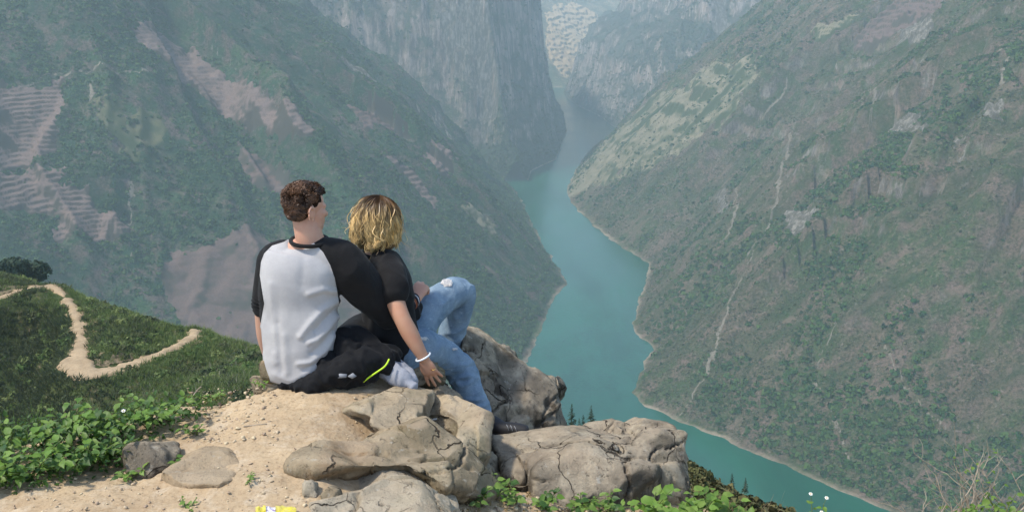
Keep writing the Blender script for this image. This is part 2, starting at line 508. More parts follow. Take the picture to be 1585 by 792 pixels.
class Sheet:
    def __init__(s, name, fn, x0, x1, y0, y1, st, mat, label):
        s.x0, s.y0, s.st = x0, y0, st
        s.xs = np.arange(x0, x1+0.1, st); s.ys = np.arange(y0, y1+0.1, st)
        X, Y = np.meshgrid(s.xs, s.ys)
        s.Z = fn(X, Y)
        V = np.stack((X.ravel(), Y.ravel(), s.Z.ravel()), 1)
        F = grid_faces(len(s.xs), len(s.ys))
        z = s.Z.ravel()
        keep = z[F].max(1) > WZ-14
        uv = project(V)[F[:, 0]]                      # leave out what lies far outside the view
        keep &= (uv[:, 2] > 0) & (uv[:, 0] > -220) & (uv[:, 0] < 1805) & (uv[:, 1] > -220)
        F = F[keep]
        used = np.zeros(len(V), bool); used[F.ravel()] = True
        idx = np.cumsum(used)-1
        me = mesh_np(name, V[used], idx[F], mat)
        s.o = obj(name, me)
        tag(s.o, label, 'mountain', None, 'structure')
        print(name, len(V), round(time.time()-_T0, 1))
    def z(s, X, Y):
        gx = np.clip((np.asarray(X, float)-s.x0)/s.st, 0, len(s.xs)-1.001)
        gy = np.clip((np.asarray(Y, float)-s.y0)/s.st, 0, len(s.ys)-1.001)
        i = gx.astype(int); j = gy.astype(int); a = gx-i; b = gy-j
        Z = s.Z
        return (Z[j, i]*(1-a)+Z[j, i+1]*a)*(1-b) + (Z[j+1, i]*(1-a)+Z[j+1, i+1]*a)*b
    def slope(s, X, Y):
        e = s.st
        gx = (s.z(X+e, Y)-s.z(X-e, Y))/(2*e); gy = (s.z(X, Y+e)-s.z(X, Y-e))/(2*e)
        return np.hypot(gx, gy)
    def hit(s, u, v):
        """where the line of sight through a pixel meets this slope"""
        d = ray(u, v)
        t = np.arange(150, 6500, 4.0)
        P = np.array((0, 0, CAMZ)) + t[:, None]*d
        ins = (P[:, 0] > s.xs[0]) & (P[:, 0] < s.xs[-1]) & (P[:, 1] > s.ys[0]) & (P[:, 1] < s.ys[-1])
        g = P[:, 2] - np.maximum(s.z(P[:, 0], P[:, 1]), WZ)
        k = np.nonzero(ins & (g < 0))[0]
        if not len(k): return None
        return P[k[0], :2]

SL = Sheet('left_mountain', h_left, -1380, 110, 420, 2600, 4.0, M_left, 'green left mountainside with brown field terraces')
SC = Sheet('cliff_mountain', h_cliff, -1100, 210, 2380, 4500, 6.0, M_cliff, 'sheer grey cliff headland on the left bank upriver')
SR = Sheet('right_mountain', h_right, 110, 1500, 620, 2980, 3.2, M_right, 'broad grey-brown right mountainside with pale scree chutes')
SB = Sheet('back_mountain', h_back, 210, 2200, 2900, 5300, 7.0, M_back, 'hazy cliffs on the right bank at the river bend')
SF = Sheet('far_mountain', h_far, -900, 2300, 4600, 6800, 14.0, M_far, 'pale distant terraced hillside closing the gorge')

# ---- river
def mat_water():
    n = N('river_water', 0.12, 0.22)
    n.col(n.mix(n.ramp(n.noise(0.012, 5, 0.6, vec=n.scale(n.pos(), (1, 0.35, 1))), [(0.38, 0.0), (0.62, 1.0)]), (0.004, 0.066, 0.040), (0.010, 0.102, 0.062)))  # streaks in the base colour stand in for varying reflection
    n.rough(n.ramp(n.noise(0.01, 3, 0.5, vec=n.scale(n.pos(), (1, 0.4, 1))), [(0.4, 0.10), (0.65, 0.26)]))
    n.bump(n.noise(0.22, 5, 0.65), 0.35, 0.6)
    return n.m
wv = np.array([(-2600, -600, WZ), (2600, -600, WZ), (2600, 6000, WZ), (-2600, 6000, WZ)], float)
river = obj('river', mesh_np('river', wv, np.array([(0, 1, 2, 3)]), mat_water(), False))
tag(river, 'teal green river winding through the gorge', 'river', None, 'structure')

# ---- draped sheets: ploughed terraces, bare earth, scree
def in_poly(X, Y, poly):
    return poly_dist(X, Y, poly)[0]
def mat_field(name, a, b, line, step):
    n = N(name, 0.95, 0.05)
    c = n.mix(n.ramp(n.noise(0.05, 5, 0.65), [(0.38, 0.0), (0.62, 1.0)]), a, b)
    c = n.mix(n.ramp(n.noise(0.6, 3, 0.6), [(0.42, 0.5), (0.6, 0.0)]), c, tuple(x*0.55 for x in a))
    # overgrown risers between the terraces
    nz = n.normal_z()
    c = n.mix(n.ramp(nz, [(0.56, 1.0), (0.70, 0.0)]), c, line)
    n.col(c)
    n.bump(n.noise(0.9, 4, 0.7), 0.7, 0.8)
    return n.m
M_f1 = mat_field('ploughed_mauve_soil', (0.215, 0.155, 0.130), (0.178, 0.132, 0.112), (0.070, 0.062, 0.046), 8)
M_f2 = mat_field('ploughed_brown_soil', (0.165, 0.116, 0.098), (0.135, 0.098, 0.082), (0.075, 0.068, 0.050), 8)
M_f3 = mat_field('pale_dry_grass', (0.265, 0.232, 0.155), (0.165, 0.158, 0.095), (0.06, 0.08, 0.035), 8)
M_f5 = mat_field('olive_dry_grass', (0.150, 0.142, 0.080), (0.105, 0.115, 0.058), (0.06, 0.08, 0.035), 8)
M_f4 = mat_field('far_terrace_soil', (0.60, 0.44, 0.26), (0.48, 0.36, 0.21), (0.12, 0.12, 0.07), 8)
FIELDS = []
def field(sh, name, pix, mat, label, step=7.0, terr=0.85, st=2.0, edge=7.0, lift=0.9, seed=0):
    pts = [sh.hit(u, v) for u, v in pix]
    pts = np.array([p for p in pts if p is not None])
    if len(pts) < 3: print('field lost', label); return None
    x0, y0 = pts.min(0)-12; x1, y1 = pts.max(0)+12
    xs = np.arange(x0, x1, st); ys = np.arange(y0, y1, st)
    X, Y = np.meshgrid(xs, ys)
    d = in_poly(X, Y, pts) + edge*fbm2(X/22, Y/22, 3, 300+seed) + 0.5*edge*noise2(X/6, Y/6, 301+seed)
    z = sh.z(X, Y)
    q = z/step + 1.3*fbm2(X/70, Y/70, 5, 310+seed) + 0.35*fbm2(X/14, Y/14, 3, 315+seed)
    f = q-np.floor(q)
    zq = z + terr*step*(np.floor(q)+smooth(0.66, 1.0, f)-q+0.62)*0.85*smooth(0, 7, d)
    Z = np.where(terr > 0, zq, z) + lift*smooth(0, 6, d) + (0.25*noise2(X/3, Y/3, 320+seed))
    Z = np.maximum(Z, z+0.35)
    Z = np.where(d < 0, z-1.2, Z)
    F = grid_faces(len(xs), len(ys))
    keep = d.ravel()[F].max(1) > -1.0
    F = F[keep]
    if not len(F): print('field empty', label); return None
    used = np.zeros(X.size, bool); used[F.ravel()] = True
    idx = np.cumsum(used)-1
    V = np.stack((X.ravel(), Y.ravel(), Z.ravel()), 1)[used]
    o = obj(name, mesh_np(name, V, idx[F], mat), sh.o)
    o['label'] = label
    FIELDS.append((sh, pts, None, 0.985 if terr > 0 else 0.6))
    return o
def strip(sh, name, pix, w, mat, label, st=1.6, lift=0.8, seed=0):
    """a chute or track that follows a line down the slope; w in metres, may vary"""
    pts = [sh.hit(u, v) for u, v in pix]
    k = [i for i, p in enumerate(pts) if p is not None]
    pts = np.array([pts[i] for i in k])
    if len(pts) < 2: print('strip lost', label); return None
    ws = np.interp(k, np.linspace(0, len(pix)-1, len(w)), w) if isinstance(w, (list, tuple)) else np.full(len(pts), w)
    x0, y0 = pts.min(0)-15; x1, y1 = pts.max(0)+15
    xs = np.arange(x0, x1, st); ys = np.arange(y0, y1, st)
    X, Y = np.meshgrid(xs, ys)
    Xw = X + 5*noise2(X/16, Y/16, 401+seed) + 2*noise2(X/5, Y/5, 402+seed); Yw = Y + 5*noise2(X/16, Y/16, 403+seed)+2*noise2(X/5, Y/5, 404+seed)
    best = np.full(X.shape, -1e9)
    for i in range(len(pts)-1):
        a, b = pts[i], pts[i+1]; e = b-a
        t = np.clip(((Xw-a[0])*e[0]+(Yw-a[1])*e[1])/max(e@e, 1e-6), 0, 1)
        dd = np.hypot(Xw-a[0]-t*e[0], Yw-a[1]-t*e[1])
        best = np.maximum(best, (ws[i]*(1-t)+ws[i+1]*t)/2 - dd)
    best = best + 0.9*noise2(X/4, Y/4, 405+seed)
    z = sh.z(X, Y)
    Z = np.where(best < 0, z-1.0, z+lift*np.clip(best/1.5, 0.3, 1)) + 0.3*noise2(X/2.5, Y/2.5, 406+seed)
    F = grid_faces(len(xs), len(ys))
    F = F[best.ravel()[F].max(1) > -0.3]
    used = np.zeros(X.size, bool); used[F.ravel()] = True
    idx = np.cumsum(used)-1
    V = np.stack((X.ravel(), Y.ravel(), Z.ravel()), 1)[used]
    o = obj(name, mesh_np(name, V, idx[F], mat), sh.o)
    o['label'] = label
    FIELDS.append((sh, pts, ws.max()/2))
    return o

field(SL, 'terraced_field', [(205, 48), (245, 55), (300, 85), (370, 125), (430, 160), (492, 207), (470, 218), (430, 226), (395, 215), (350, 182), (300, 140), (255, 100), (215, 70)], M_f1, 'long mauve ploughed band running down the left mountainside', 5.2, seed=1)
field(SL, 'terraced_field', [(-40, 122), (95, 128), (100, 165), (90, 190), (95, 235), (60, 242), (-40, 252)], M_f1, 'upper mauve ploughed plot at the left edge', 5.0, st=1.5, seed=2)
field(SL, 'terraced_field', [(-40, 262), (50, 266), (100, 262), (95, 290), (140, 296), (150, 330), (200, 355), (180, 370), (85, 375), (90, 325), (-40, 330)], M_f1, 'stepped mauve ploughed plot below the upper left one', 5.0, st=1.5, seed=3)
field(SL, 'terraced_field', [(262, 385), (330, 375), (400, 362), (470, 400), (560, 430), (600, 520), (560, 600), (330, 560), (275, 500), (248, 420)], M_f2, 'large bare mauve field behind the seated man', 6, terr=0.18, seed=4)
field(SL, 'terraced_field', [(540, 165), (575, 150), (628, 186), (600, 200), (570, 205)], M_f2, 'small brown terraced plot high above the couple', 7, seed=5)
field(SL, 'terraced_field', [(655, 240), (690, 230), (712, 250), (700, 282), (680, 268)], M_f1, 'small mauve terraced plot near the river bend', 7, seed=6)
field(SL, 'terraced_field', [(590, 240), (640, 262), (680, 315), (672, 322), (630, 285)], M_f1, 'thin mauve strip slanting down to the right', 7, seed=7)
field(SL, 'terraced_field', [(716, 318), (730, 318), (770, 350), (768, 368), (745, 352)], M_f3, 'tan bare patch above the river', 7, terr=0.3, seed=8)
field(SL, 'terraced_field', [(365, 235), (400, 238), (450, 275), (440, 300), (400, 300), (372, 262)], M_f2, 'brown ploughed plot just behind the man', 8, terr=0.4, seed=9)
field(SL, 'terraced_field', [(140, 178), (200, 165), (260, 190), (250, 232), (190, 238)], M_f5, 'patch of dry yellowish grass on the left slope', 8, terr=0.0, st=2.5, edge=26, seed=10)
field(SR, 'dry_grass_slope', [(884, 303), (884, 282), (905, 250), (935, 220), (980, 180), (1040, 140), (1100, 100), (1160, 90), (1180, 110), (1130, 180), (1080, 230), (1000, 268), (930, 290)], M_f3, 'pale grass shoulder above the river bend, sunlight put into its colour', 9, terr=0.0, st=3, edge=24, seed=11)  # dry grass sheet; its pale colour also carries the sunlit look of this flank
field(SR, 'terraced_field', [(1320, 60), (1340, 30), (1390, 0), (1450, -20), (1470, 5), (1420, 40), (1370, 80), (1320, 85)], M_f2, 'reddish brown ploughed plot at the top of the right slope', 9, seed=12)
field(SR, 'terraced_field', [(1225, 68), (1285, 40), (1330, 25), (1310, 45), (1265, 78)], M_f3, 'pale green stepped terraces at the top of the right slope', 7, seed=13)
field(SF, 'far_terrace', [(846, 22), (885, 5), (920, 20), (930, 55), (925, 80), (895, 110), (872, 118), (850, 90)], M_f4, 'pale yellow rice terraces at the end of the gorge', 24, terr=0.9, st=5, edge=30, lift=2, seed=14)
n_ = N('scree', 0.95, 0.05)
n_.col(n_.mix(n_.ramp(n_.noise(0.25, 5, 0.7), [(0.35, 0.0), (0.65, 1.0)]), (0.235, 0.205, 0.158), (0.13, 0.115, 0.085)))
n_.bump(n_.noise(0.8, 4, 0.7), 0.8, 0.8)
M_scree = n_.m
n_ = N('bare_limestone', 0.95, 0.05)
n_.col(n_.mix(n_.ramp(n_.noise(0.16, 6, 0.7, vec=n_.scale(n_.pos(), (1, 1, 0.3))), [(0.36, 0.0), (0.54, 1.0)]), (0.28, 0.255, 0.215), (0.095, 0.088, 0.066)))
n_.bump(n_.noise(0.4, 5, 0.7), 1.0, 2.0)
M_lime = n_.m
strip(SR, 'scree_chute', [(1228, 195), (1218, 235), (1206, 290), (1196, 335), (1180, 365), (1160, 392)], [2.5, 6.5, 5, 6.5, 3], M_scree, 'broad pale scree chute in the middle of the right slope', seed=1)
strip(SR, 'scree_chute', [(1160, 392), (1150, 420), (1135, 455), (1120, 500), (1105, 545), (1085, 590), (1062, 628), (1048, 646)], [2.4, 2.6, 3.8, 2.6], M_scree, 'long thin scree line reaching the river shore', seed=2)
strip(SR, 'scree_chute', [(1222, 132), (1210, 150), (1190, 180), (1172, 205)], [2.5, 5, 2.5], M_scree, 'short pale scree streak near the ridge', seed=3)
strip(SR, 'scree_chute', [(1140, 290), (1138, 320), (1132, 350), (1122, 375)], [3, 6, 2.5], M_scree, 'pale scree streak left of the broad chute', seed=4)
strip(SR, 'scree_chute', [(1354, 130), (1350, 165), (1346, 215)], [2.5, 5, 3], M_scree, 'narrow scree streak under the upper plot', seed=5)
strip(SR, 'scree_chute', [(1552, 75), (1553, 105), (1550, 135)], [2.5, 4.5, 2.5], M_scree, 'short scree streak near the right edge', seed=6)
strip(SR, 'foot_track', [(1294, 500), (1280, 530), (1272, 560), (1262, 600), (1285, 640), (1300, 690), (1320, 715), (1315, 740)], 1.8, M_scree, 'faint winding goat track low on the right slope', seed=7)
strip(SR, 'foot_track', [(1370, 540), (1395, 590), (1430, 625), (1470, 665)], 1.8, M_scree, 'faint goat track nearing the dry shrubs', seed=8)
for k, (a, lab) in enumerate([([(1375, 205), (1390, 190), (1420, 180), (1440, 195), (1410, 205)], 'bare limestone face under the plot'), ([(1205, 335), (1230, 325), (1265, 328), (1262, 345), (1215, 350)], 'bare limestone ledge beside the scree chute'),
        ([(1390, 50), (1420, 35), (1445, 38), (1430, 65), (1400, 72)], 'white limestone outcrop near the top right'), ([(1520, 172), (1545, 168), (1543, 182), (1522, 182)], 'small limestone ledge on the far right'),
        ([(1112, 300), (1124, 288), (1124, 330), (1116, 345)], 'grey limestone rib left of the scree'), ([(1476, 218), (1486, 215), (1488, 250), (1478, 245)], 'thin limestone rib on the far right')]):
    field(SR, 'limestone_outcrop', a, M_lime, lab, 6, terr=0.9, st=1.6, edge=9, seed=30+k)
strip(SL, 'hill_track', [(-10, 160), (30, 140), (80, 122), (130, 119), (190, 122), (232, 110), (248, 100)], 1.9, M_scree, 'thin footpath crossing the left mountainside', seed=9)
strip(SL, 'scree_chute', [(141, 135), (143, 158)], 4, M_scree, 'tiny pale slip on the left slope', seed=10)
strip(SL, 'scree_chute', [(208, 285), (202, 320), (200, 400)], [4, 3, 1.5], M_scree, 'pale vertical slip below the dry grass', seed=11)
strip(SC, 'limestone_face', [(690, -20), (720, 60), (750, 120), (790, 200)], [40, 50, 46, 30], M_lime, 'pale bare rock sweeping down the cliff', st=3.5, lift=2.5, seed=12)
strip(SL, 'limestone_face', [(645, 165), (680, 180), (697, 210)], [10, 14, 8], M_lime, 'small bare rock face over the bend', st=2, lift=1.2, seed=13)
strip(SL, 'limestone_face', [(535, 100), (560, 108), (580, 125)], [12, 12, 6], M_lime, 'small bare rock face high on the slope', st=2, lift=1.2, seed=14)
strip(SB, 'limestone_face', [(1118, -20), (1115, 25), (1110, 50)], [70, 60, 30], M_lime, 'pale pinkish cliff at the top of the far right bank', st=5, lift=4, seed=15)
strip(SB, 'limestone_face', [(965, -15), (950, 50), (935, 105)], [36, 30, 16], M_lime, 'pale streak on the far headland cliff', st=5, lift=4, seed=16)

# ---- scrub: low bushes covering the slopes in their tens of thousands
def mat_scrub(name, a, b):
    n = N(name, 0.9, 0.1)
    oi = n.n('ShaderNodeObjectInfo')
    n.col(n.mix(oi.outputs['Random'], a, b))
    return n.m
def scrub_protos(seed, mat, k=5, n=26):
    out = []
    for i in range(k):
        V, F = leafball(seed+i, n, 1.0, 0.46, 0.85)
        out.append(mesh_np('scrub_clump', V, F, mat, False))
    return out
def scrub(sh, name, n, mat, dens, smin, smax, seed, label, steep=1.5, ymax=1e9, pw=2.2):
    g = np.random.default_rng(seed)
    # more samples near the viewer than far away, as far bushes merge
    Y = sh.ys[0] + (sh.ys[-1]-sh.ys[0])*g.random(n*6)**1.35
    X = sh.xs[0] + (sh.xs[-1]-sh.xs[0])*g.random(n*6)
    z = sh.z(X, Y)
    uv = project(np.stack((X, Y, z), 1))
    ok = (z > WZ+5) & (uv[:, 0] > -80) & (uv[:, 0] < 1665) & (uv[:, 1] > -90) & (uv[:, 1] < 850) & (Y < ymax)
    X, Y, z = X[ok], Y[ok], z[ok]
    ok = sh.slope(X, Y) < steep
    ok &= g.random(len(X)) < dens(X, Y)
    X, Y, z = X[ok], Y[ok], z[ok]
    ok = np.ones(len(X), bool)
    for f in FIELDS:
        if f[0] is not sh: continue
        lo = f[1].min(0)-12; hi = f[1].max(0)+12
        w = np.nonzero((X > lo[0]) & (X < hi[0]) & (Y > lo[1]) & (Y < hi[1]))[0]
        if not len(w): continue
        x, y = X[w], Y[w]
        if len(f) == 4:
            bad = (in_poly(x, y, f[1]) > 1.0) & (g.random(len(x)) < f[3])
        else:
            bad = np.zeros(len(x), bool)
            for i in range(len(f[1])-1):
                a, b = f[1][i], f[1][i+1]; e = b-a
                t = np.clip(((x-a[0])*e[0]+(y-a[1])*e[1])/max(e@e, 1e-6), 0, 1)
                bad |= np.hypot(x-a[0]-t*e[0], y-a[1]-t*e[1]) < f[2]+0.5
        ok[w[bad]] = False
    k = np.nonzero(ok)[0][:n]
    s = smin + (smax-smin)*g.random(len(k))**pw
    s3 = np.stack((s*(0.8+0.4*g.random(len(k))), s*(0.8+0.4*g.random(len(k))), s*(0.7+0.6*g.random(len(k)))), 1)
    P = np.stack((X[k], Y[k], z[k]-0.1*s), 1)
    o = scatter(name, P, g.random(len(k))*6.28, s3, scrub_protos(seed*10, mat))
    tag(o, label, 'scrub', None, 'stuff')
    print(name, len(k), round(time.time()-_T0, 1))
    return o
dn = lambda a, b, s, lo=0.1: (lambda X, Y: lo + (1-lo)*smooth(a, b, 0.6*fbm2(X/140, Y/140, 4, s)+0.4*fbm2(X/38, Y/38, 3, s+5)))
scrub(SL, 'left_slope_scrub', 110000, mat_scrub('scrub_green', (0.028, 0.070, 0.028), (0.090, 0.138, 0.050)), dn(-0.25, 0.2, 501), 0.5, 3.4, 21, 'low green scrub over the left mountainside', pw=3)
scrub(SL, 'left_slope_trees', 9000, mat_scrub('tree_green', (0.026, 0.060, 0.024), (0.050, 0.088, 0.034)), dn(0.10, 0.30, 506, 0.0), 2.0, 5.0, 26, 'dark green trees crowding the gullies of the left mountainside')
scrub(SR, 'right_slope_scrub', 130000, mat_scrub('scrub_olive', (0.046, 0.070, 0.028), (0.140, 0.132, 0.074)), dn(-0.4, 0.1, 511), 0.35, 2.2, 22, 'grey olive scrub over the right mountainside', pw=3)
scrub(SR, 'right_slope_bushes', 42000, mat_scrub('bush_dark_green', (0.022, 0.064, 0.020), (0.075, 0.125, 0.034)), dn(-0.02, 0.18, 521, 0.02), 0.8, 4.6, 23, 'darker green bushes in the gullies of the right mountainside')
scrub(SC, 'cliff_scrub', 22000, mat_scrub('scrub_cliff', (0.040, 0.070, 0.030), (0.070, 0.095, 0.040)), dn(-0.2, 0.2, 531), 2.0, 5.5, 24, 'green scrub clinging to the left cliffs', 7)
scrub(SB, 'far_bank_scrub', 22000, mat_scrub('scrub_far', (0.040, 0.070, 0.030), (0.075, 0.095, 0.042)), dn(-0.2, 0.2, 541), 2.5, 6.5, 25, 'green scrub on the far right cliffs', 7)

# ---- the haze that fills the gorge
def haze_box():
    x0, x1, y0, y1, z0, z1 = -2700, 2700, -700, 7600, WZ-70, 900
    V = np.array([(x, y, z) for z in (z0, z1) for y in (y0, y1) for x in (x0, x1)], float)
    F = np.array([(0, 2, 3, 1), (4, 5, 7, 6), (0, 1, 5, 4), (2, 6, 7, 3), (0, 4, 6, 2), (1, 3, 7, 5)])
    m = bpy.data.materials.new('haze_air'); m.use_nodes = True
    t = m.node_tree; t.nodes.clear()
    o = t.nodes.new('ShaderNodeOutputMaterial'); v = t.nodes.new('ShaderNodeVolumePrincipled')
    v.inputs['Color'].default_value = (0.74, 0.93, 1.0, 1)
    v.inputs['Density'].default_value = 0.00018
    v.inputs['Anisotropy'].default_value = 0.15
    t.links.new(v.outputs[0], o.inputs['Volume'])
    h = obj('haze', mesh_np('haze', V, F, m, False))
    tag(h, 'pale blue haze hanging in the gorge', 'haze', None, 'stuff')
haze_box()
print('far done', round(time.time()-_T0, 1))
# ================================================================== the viewer's own hillside and the track on it
class TPS:
    """smooth surface through scattered points"""
    def __init__(s, P, lam=1e-6):
        P = np.asarray(P, float); s.c = P[:, :2].mean(0); s.k = P[:, :2].std()
        s.p = (P[:, :2]-s.c)/s.k; n = len(P)
        r = np.linalg.norm(s.p[:, None]-s.p[None], axis=2)
        K = np.where(r > 0, r*r*np.log(r+1e-12), 0)+lam*np.eye(n)
        A = np.zeros((n+3, n+3)); Q = np.hstack((np.ones((n, 1)), s.p))
        A[:n, :n] = K; A[:n, n:] = Q; A[n:, :n] = Q.T
        s.w = np.linalg.solve(A, np.concatenate((P[:, 2], np.zeros(3))))
    def __call__(s, X, Y):
        q = np.stack(((X-s.c[0])/s.k, (Y-s.c[1])/s.k), -1)
        out = s.w[-3] + s.w[-2]*q[..., 0] + s.w[-1]*q[..., 1]
        for i, p in enumerate(s.p):
            r2 = (q[..., 0]-p[0])**2 + (q[..., 1]-p[1])**2
            out = out + s.w[i]*0.5*r2*np.log(r2+1e-12)
        return out
ROAD_PIX = [(-90, 492, 136), (-40, 474, 139), (0, 461, 142), (40, 449, 147), (72, 444, 150), (92, 452, 147), (108, 470, 141), (118, 495, 133), (124, 520, 125), (122, 545, 117), (118, 566, 110.5), (138, 580, 107), (170, 574, 109.5), (210, 562, 113), (255, 545, 118), (285, 530, 123), (300, 519, 127), (300, 512, 131)]
ROAD = np.array([at(*p) for p in ROAD_PIX])
def off(p, dx, dy, dz):
    return at(*p)+np.array((dx, dy, dz))
HP = [tuple(p) for p in ROAD]
for p in [(150, 484, 134), (200, 492, 131), (250, 508, 129), (285, 519, 128), (200, 525, 122), (170, 540, 118), (230, 535, 122), (0, 424, 153), (38, 438, 152),
          (0, 520, 136), (50, 520, 138), (88, 520, 131), (50, 600, 124), (0, 640, 120), (-80, 560, 130), (85, 600, 112), (60, 660, 112), (125, 640, 99), (0, 700, 112),
          (200, 605, 104), (300, 575, 113), (250, 650, 93), (350, 575, 109), (330, 650, 88), (400, 590, 98), (310, 516, 129), (350, 529, 122), (400, 558, 111), (425, 580, 104), (200, 700, 88)]:
    HP.append(tuple(at(*p)))
for p, d in [((150, 484, 134), (0, 25, -20)), ((250, 508, 129), (3, 25, -22)), ((75, 444, 150), (3, 25, -17)), ((0, 424, 153), (0, 30, -18)), ((310, 516, 129), (6, 25, -22)), ((350, 529, 122), (10, 24, -24)), ((400, 558, 111), (14, 20, -22)), ((425, 580, 104), (14, 18, -22)), ((-80, 450, 150), (0, 40, -20))]:
    HP.append(tuple(off(p, *d)))
HP += [(-9, 9, -6.5), (-4, 9, -5.5), (0, 10, -6.5), (6, 9, -6), (12, 9, -7), (-30, 35, -31), (-12, 35, -30), (0, 42, -33), (-55, 60, -44), (-20, 65, -47), (10, 80, -55), (-90, 90, -52), (40, 60, -45), (-70, 20, -25), (60, 20, -24)]
HP += [tuple(at(*p)) for p in [(1052, 735, 36), (1110, 772, 31), (1160, 800, 27), (1210, 822, 24.5), (900, 690, 150), (1100, 745, 150)]]
HP += [tuple(off(p, *d)) for p, d in [((1052, 700, 36), (3, 14, -16)), ((1110, 738, 31), (4, 13, -15)), ((1210, 792, 24.5), (5, 12, -14))]]
HP += [(0, 200, -110), (-60, 215, -100), (80, 180, -120), (70, 100, -85), (-130, 200, -80)]
hill_tps = TPS(HP, 1e-4)
def road_dist(X, Y):
    best = np.full(np.shape(X), 1e9); zz = np.zeros(np.shape(X))
    P = []
    for i in range(len(ROAD)-1):          # rounded line
        p0 = ROAD[max(i-1, 0)]; p1 = ROAD[i]; p2 = ROAD[i+1]; p3 = ROAD[min(i+2, len(ROAD)-1)]
        for t in np.linspace(0, 1, 6)[:-1]:
            P.append(0.5*((2*p1)+(-p0+p2)*t+(2*p0-5*p1+4*p2-p3)*t*t+(-p0+3*p1-3*p2+p3)*t**3))
    P.append(ROAD[-1])
    for a, b in zip(P[:-1], P[1:]):
        e = (b-a)[:2]; t = np.clip(((X-a[0])*e[0]+(Y-a[1])*e[1])/(e@e), 0, 1)
        d = np.hypot(X-a[0]-t*e[0], Y-a[1]-t*e[1])
        m = d < best
        zz = np.where(m, a[2]+(b[2]-a[2])*t, zz); best = np.where(m, d, best)
    return best, zz
def road_w(X, Y):
    c = at(120, 568, 110)
    return 0.85 + 1.4*np.exp(-((X-c[0])**2+(Y-c[1])**2)/30.0)
def h_hill(X, Y):
    z = hill_tps(X, Y)
    z = z + 0.9*fbm2(X/14, Y/14, 4, 601) + 0.35*ridge2(X/5, Y/5, 3, 605)
    d, rz = road_dist(X, Y)
    w = road_w(X, Y)
    return np.where(d < 12, rz + (z-rz)*smooth(w+0.3, w+2.6, d), z)
hx = np.arange(-120, 75, 0.9); hy = np.arange(7, 215, 0.9)
HX, HY = np.meshgrid(hx, hy)
HZ = h_hill(HX, HY)
def hill_z(X, Y):
    gx = np.clip((np.asarray(X, float)-hx[0])/0.9, 0, len(hx)-1.001); gy = np.clip((np.asarray(Y, float)-hy[0])/0.9, 0, len(hy)-1.001)
    i = gx.astype(int); j = gy.astype(int); a = gx-i; b = gy-j
    return (HZ[j, i]*(1-a)+HZ[j, i+1]*a)*(1-b) + (HZ[j+1, i]*(1-a)+HZ[j+1, i+1]*a)*b
n_ = N('hill_turf', 0.95, 0.05)
c_ = n_.mix(n_.ramp(n_.noise(0.12, 5, 0.6), [(0.38, 0.0), (0.62, 1.0)]), (0.034, 0.058, 0.018), (0.075, 0.090, 0.034))
c_ = n_.mix(n_.ramp(n_.noise(0.5, 5, 0.65), [(0.55, 0.0), (0.70, 1.0)]), c_, (0.20, 0.155, 0.09))
n_.col(c_); n_.bump(n_.noise(3.0, 4, 0.7), 1.0, 0.3)
hill = obj('hillside', mesh_np('hillside', np.stack((HX.ravel(), HY.ravel(), HZ.ravel()), 1), grid_faces(len(hx), len(hy)), n_.m))
tag(hill, 'grassy hillside falling away below the rocks', 'hillside', None, 'structure')
# track
st = 0.35
x0, y0 = ROAD[:, :2].min(0)-4; x1, y1 = ROAD[:, :2].max(0)+4
rx, ry = np.arange(x0, x1, st), np.arange(y0, y1, st)
RX, RY = np.meshgrid(rx, ry)
rd, rz = road_dist(RX, RY)
edge = road_w(RX, RY) - rd + 1.1*fbm2(RX/1.9, RY/1.9, 4, 621) + 0.9*fbm2(RX/6, RY/6, 2, 622)
tz = hill_z(RX, RY)
rut = 0.10*np.exp(-((rd-0.75)/0.22)**2)
RZ = np.where(edge < 0, tz-0.25, tz+0.22-rut+0.05*noise2(RX/0.8, RY/0.8, 623))
rF = grid_faces(len(rx), len(ry)); rF = rF[edge.ravel()[rF].max(1) > -0.05]
us = np.zeros(RX.size, bool); us[rF.ravel()] = True
n_ = N('track_dirt', 0.95, 0.05)
c_ = n_.mix(n_.ramp(n_.noise(0.35, 5, 0.6), [(0.35, 0.0), (0.65, 1.0)]), (0.47, 0.355, 0.225), (0.33, 0.245, 0.150))
c_ = n_.mix(n_.ramp(n_.noise(3.5, 4, 0.7), [(0.35, 0.5), (0.55, 0.0)]), c_, (0.25, 0.18, 0.11))
n_.col(c_); n_.bump(n_.noise(2.5, 5, 0.7), 0.6, 0.15)
M_track = n_.m
track = obj('dirt_track', mesh_np('dirt_track', np.stack((RX.ravel(), RY.ravel(), RZ.ravel()), 1)[us], (np.cumsum(us)-1)[rF], M_track))
tag(track, 'pale dirt track making a hairpin round the grassy spur', 'track', None, 'structure')
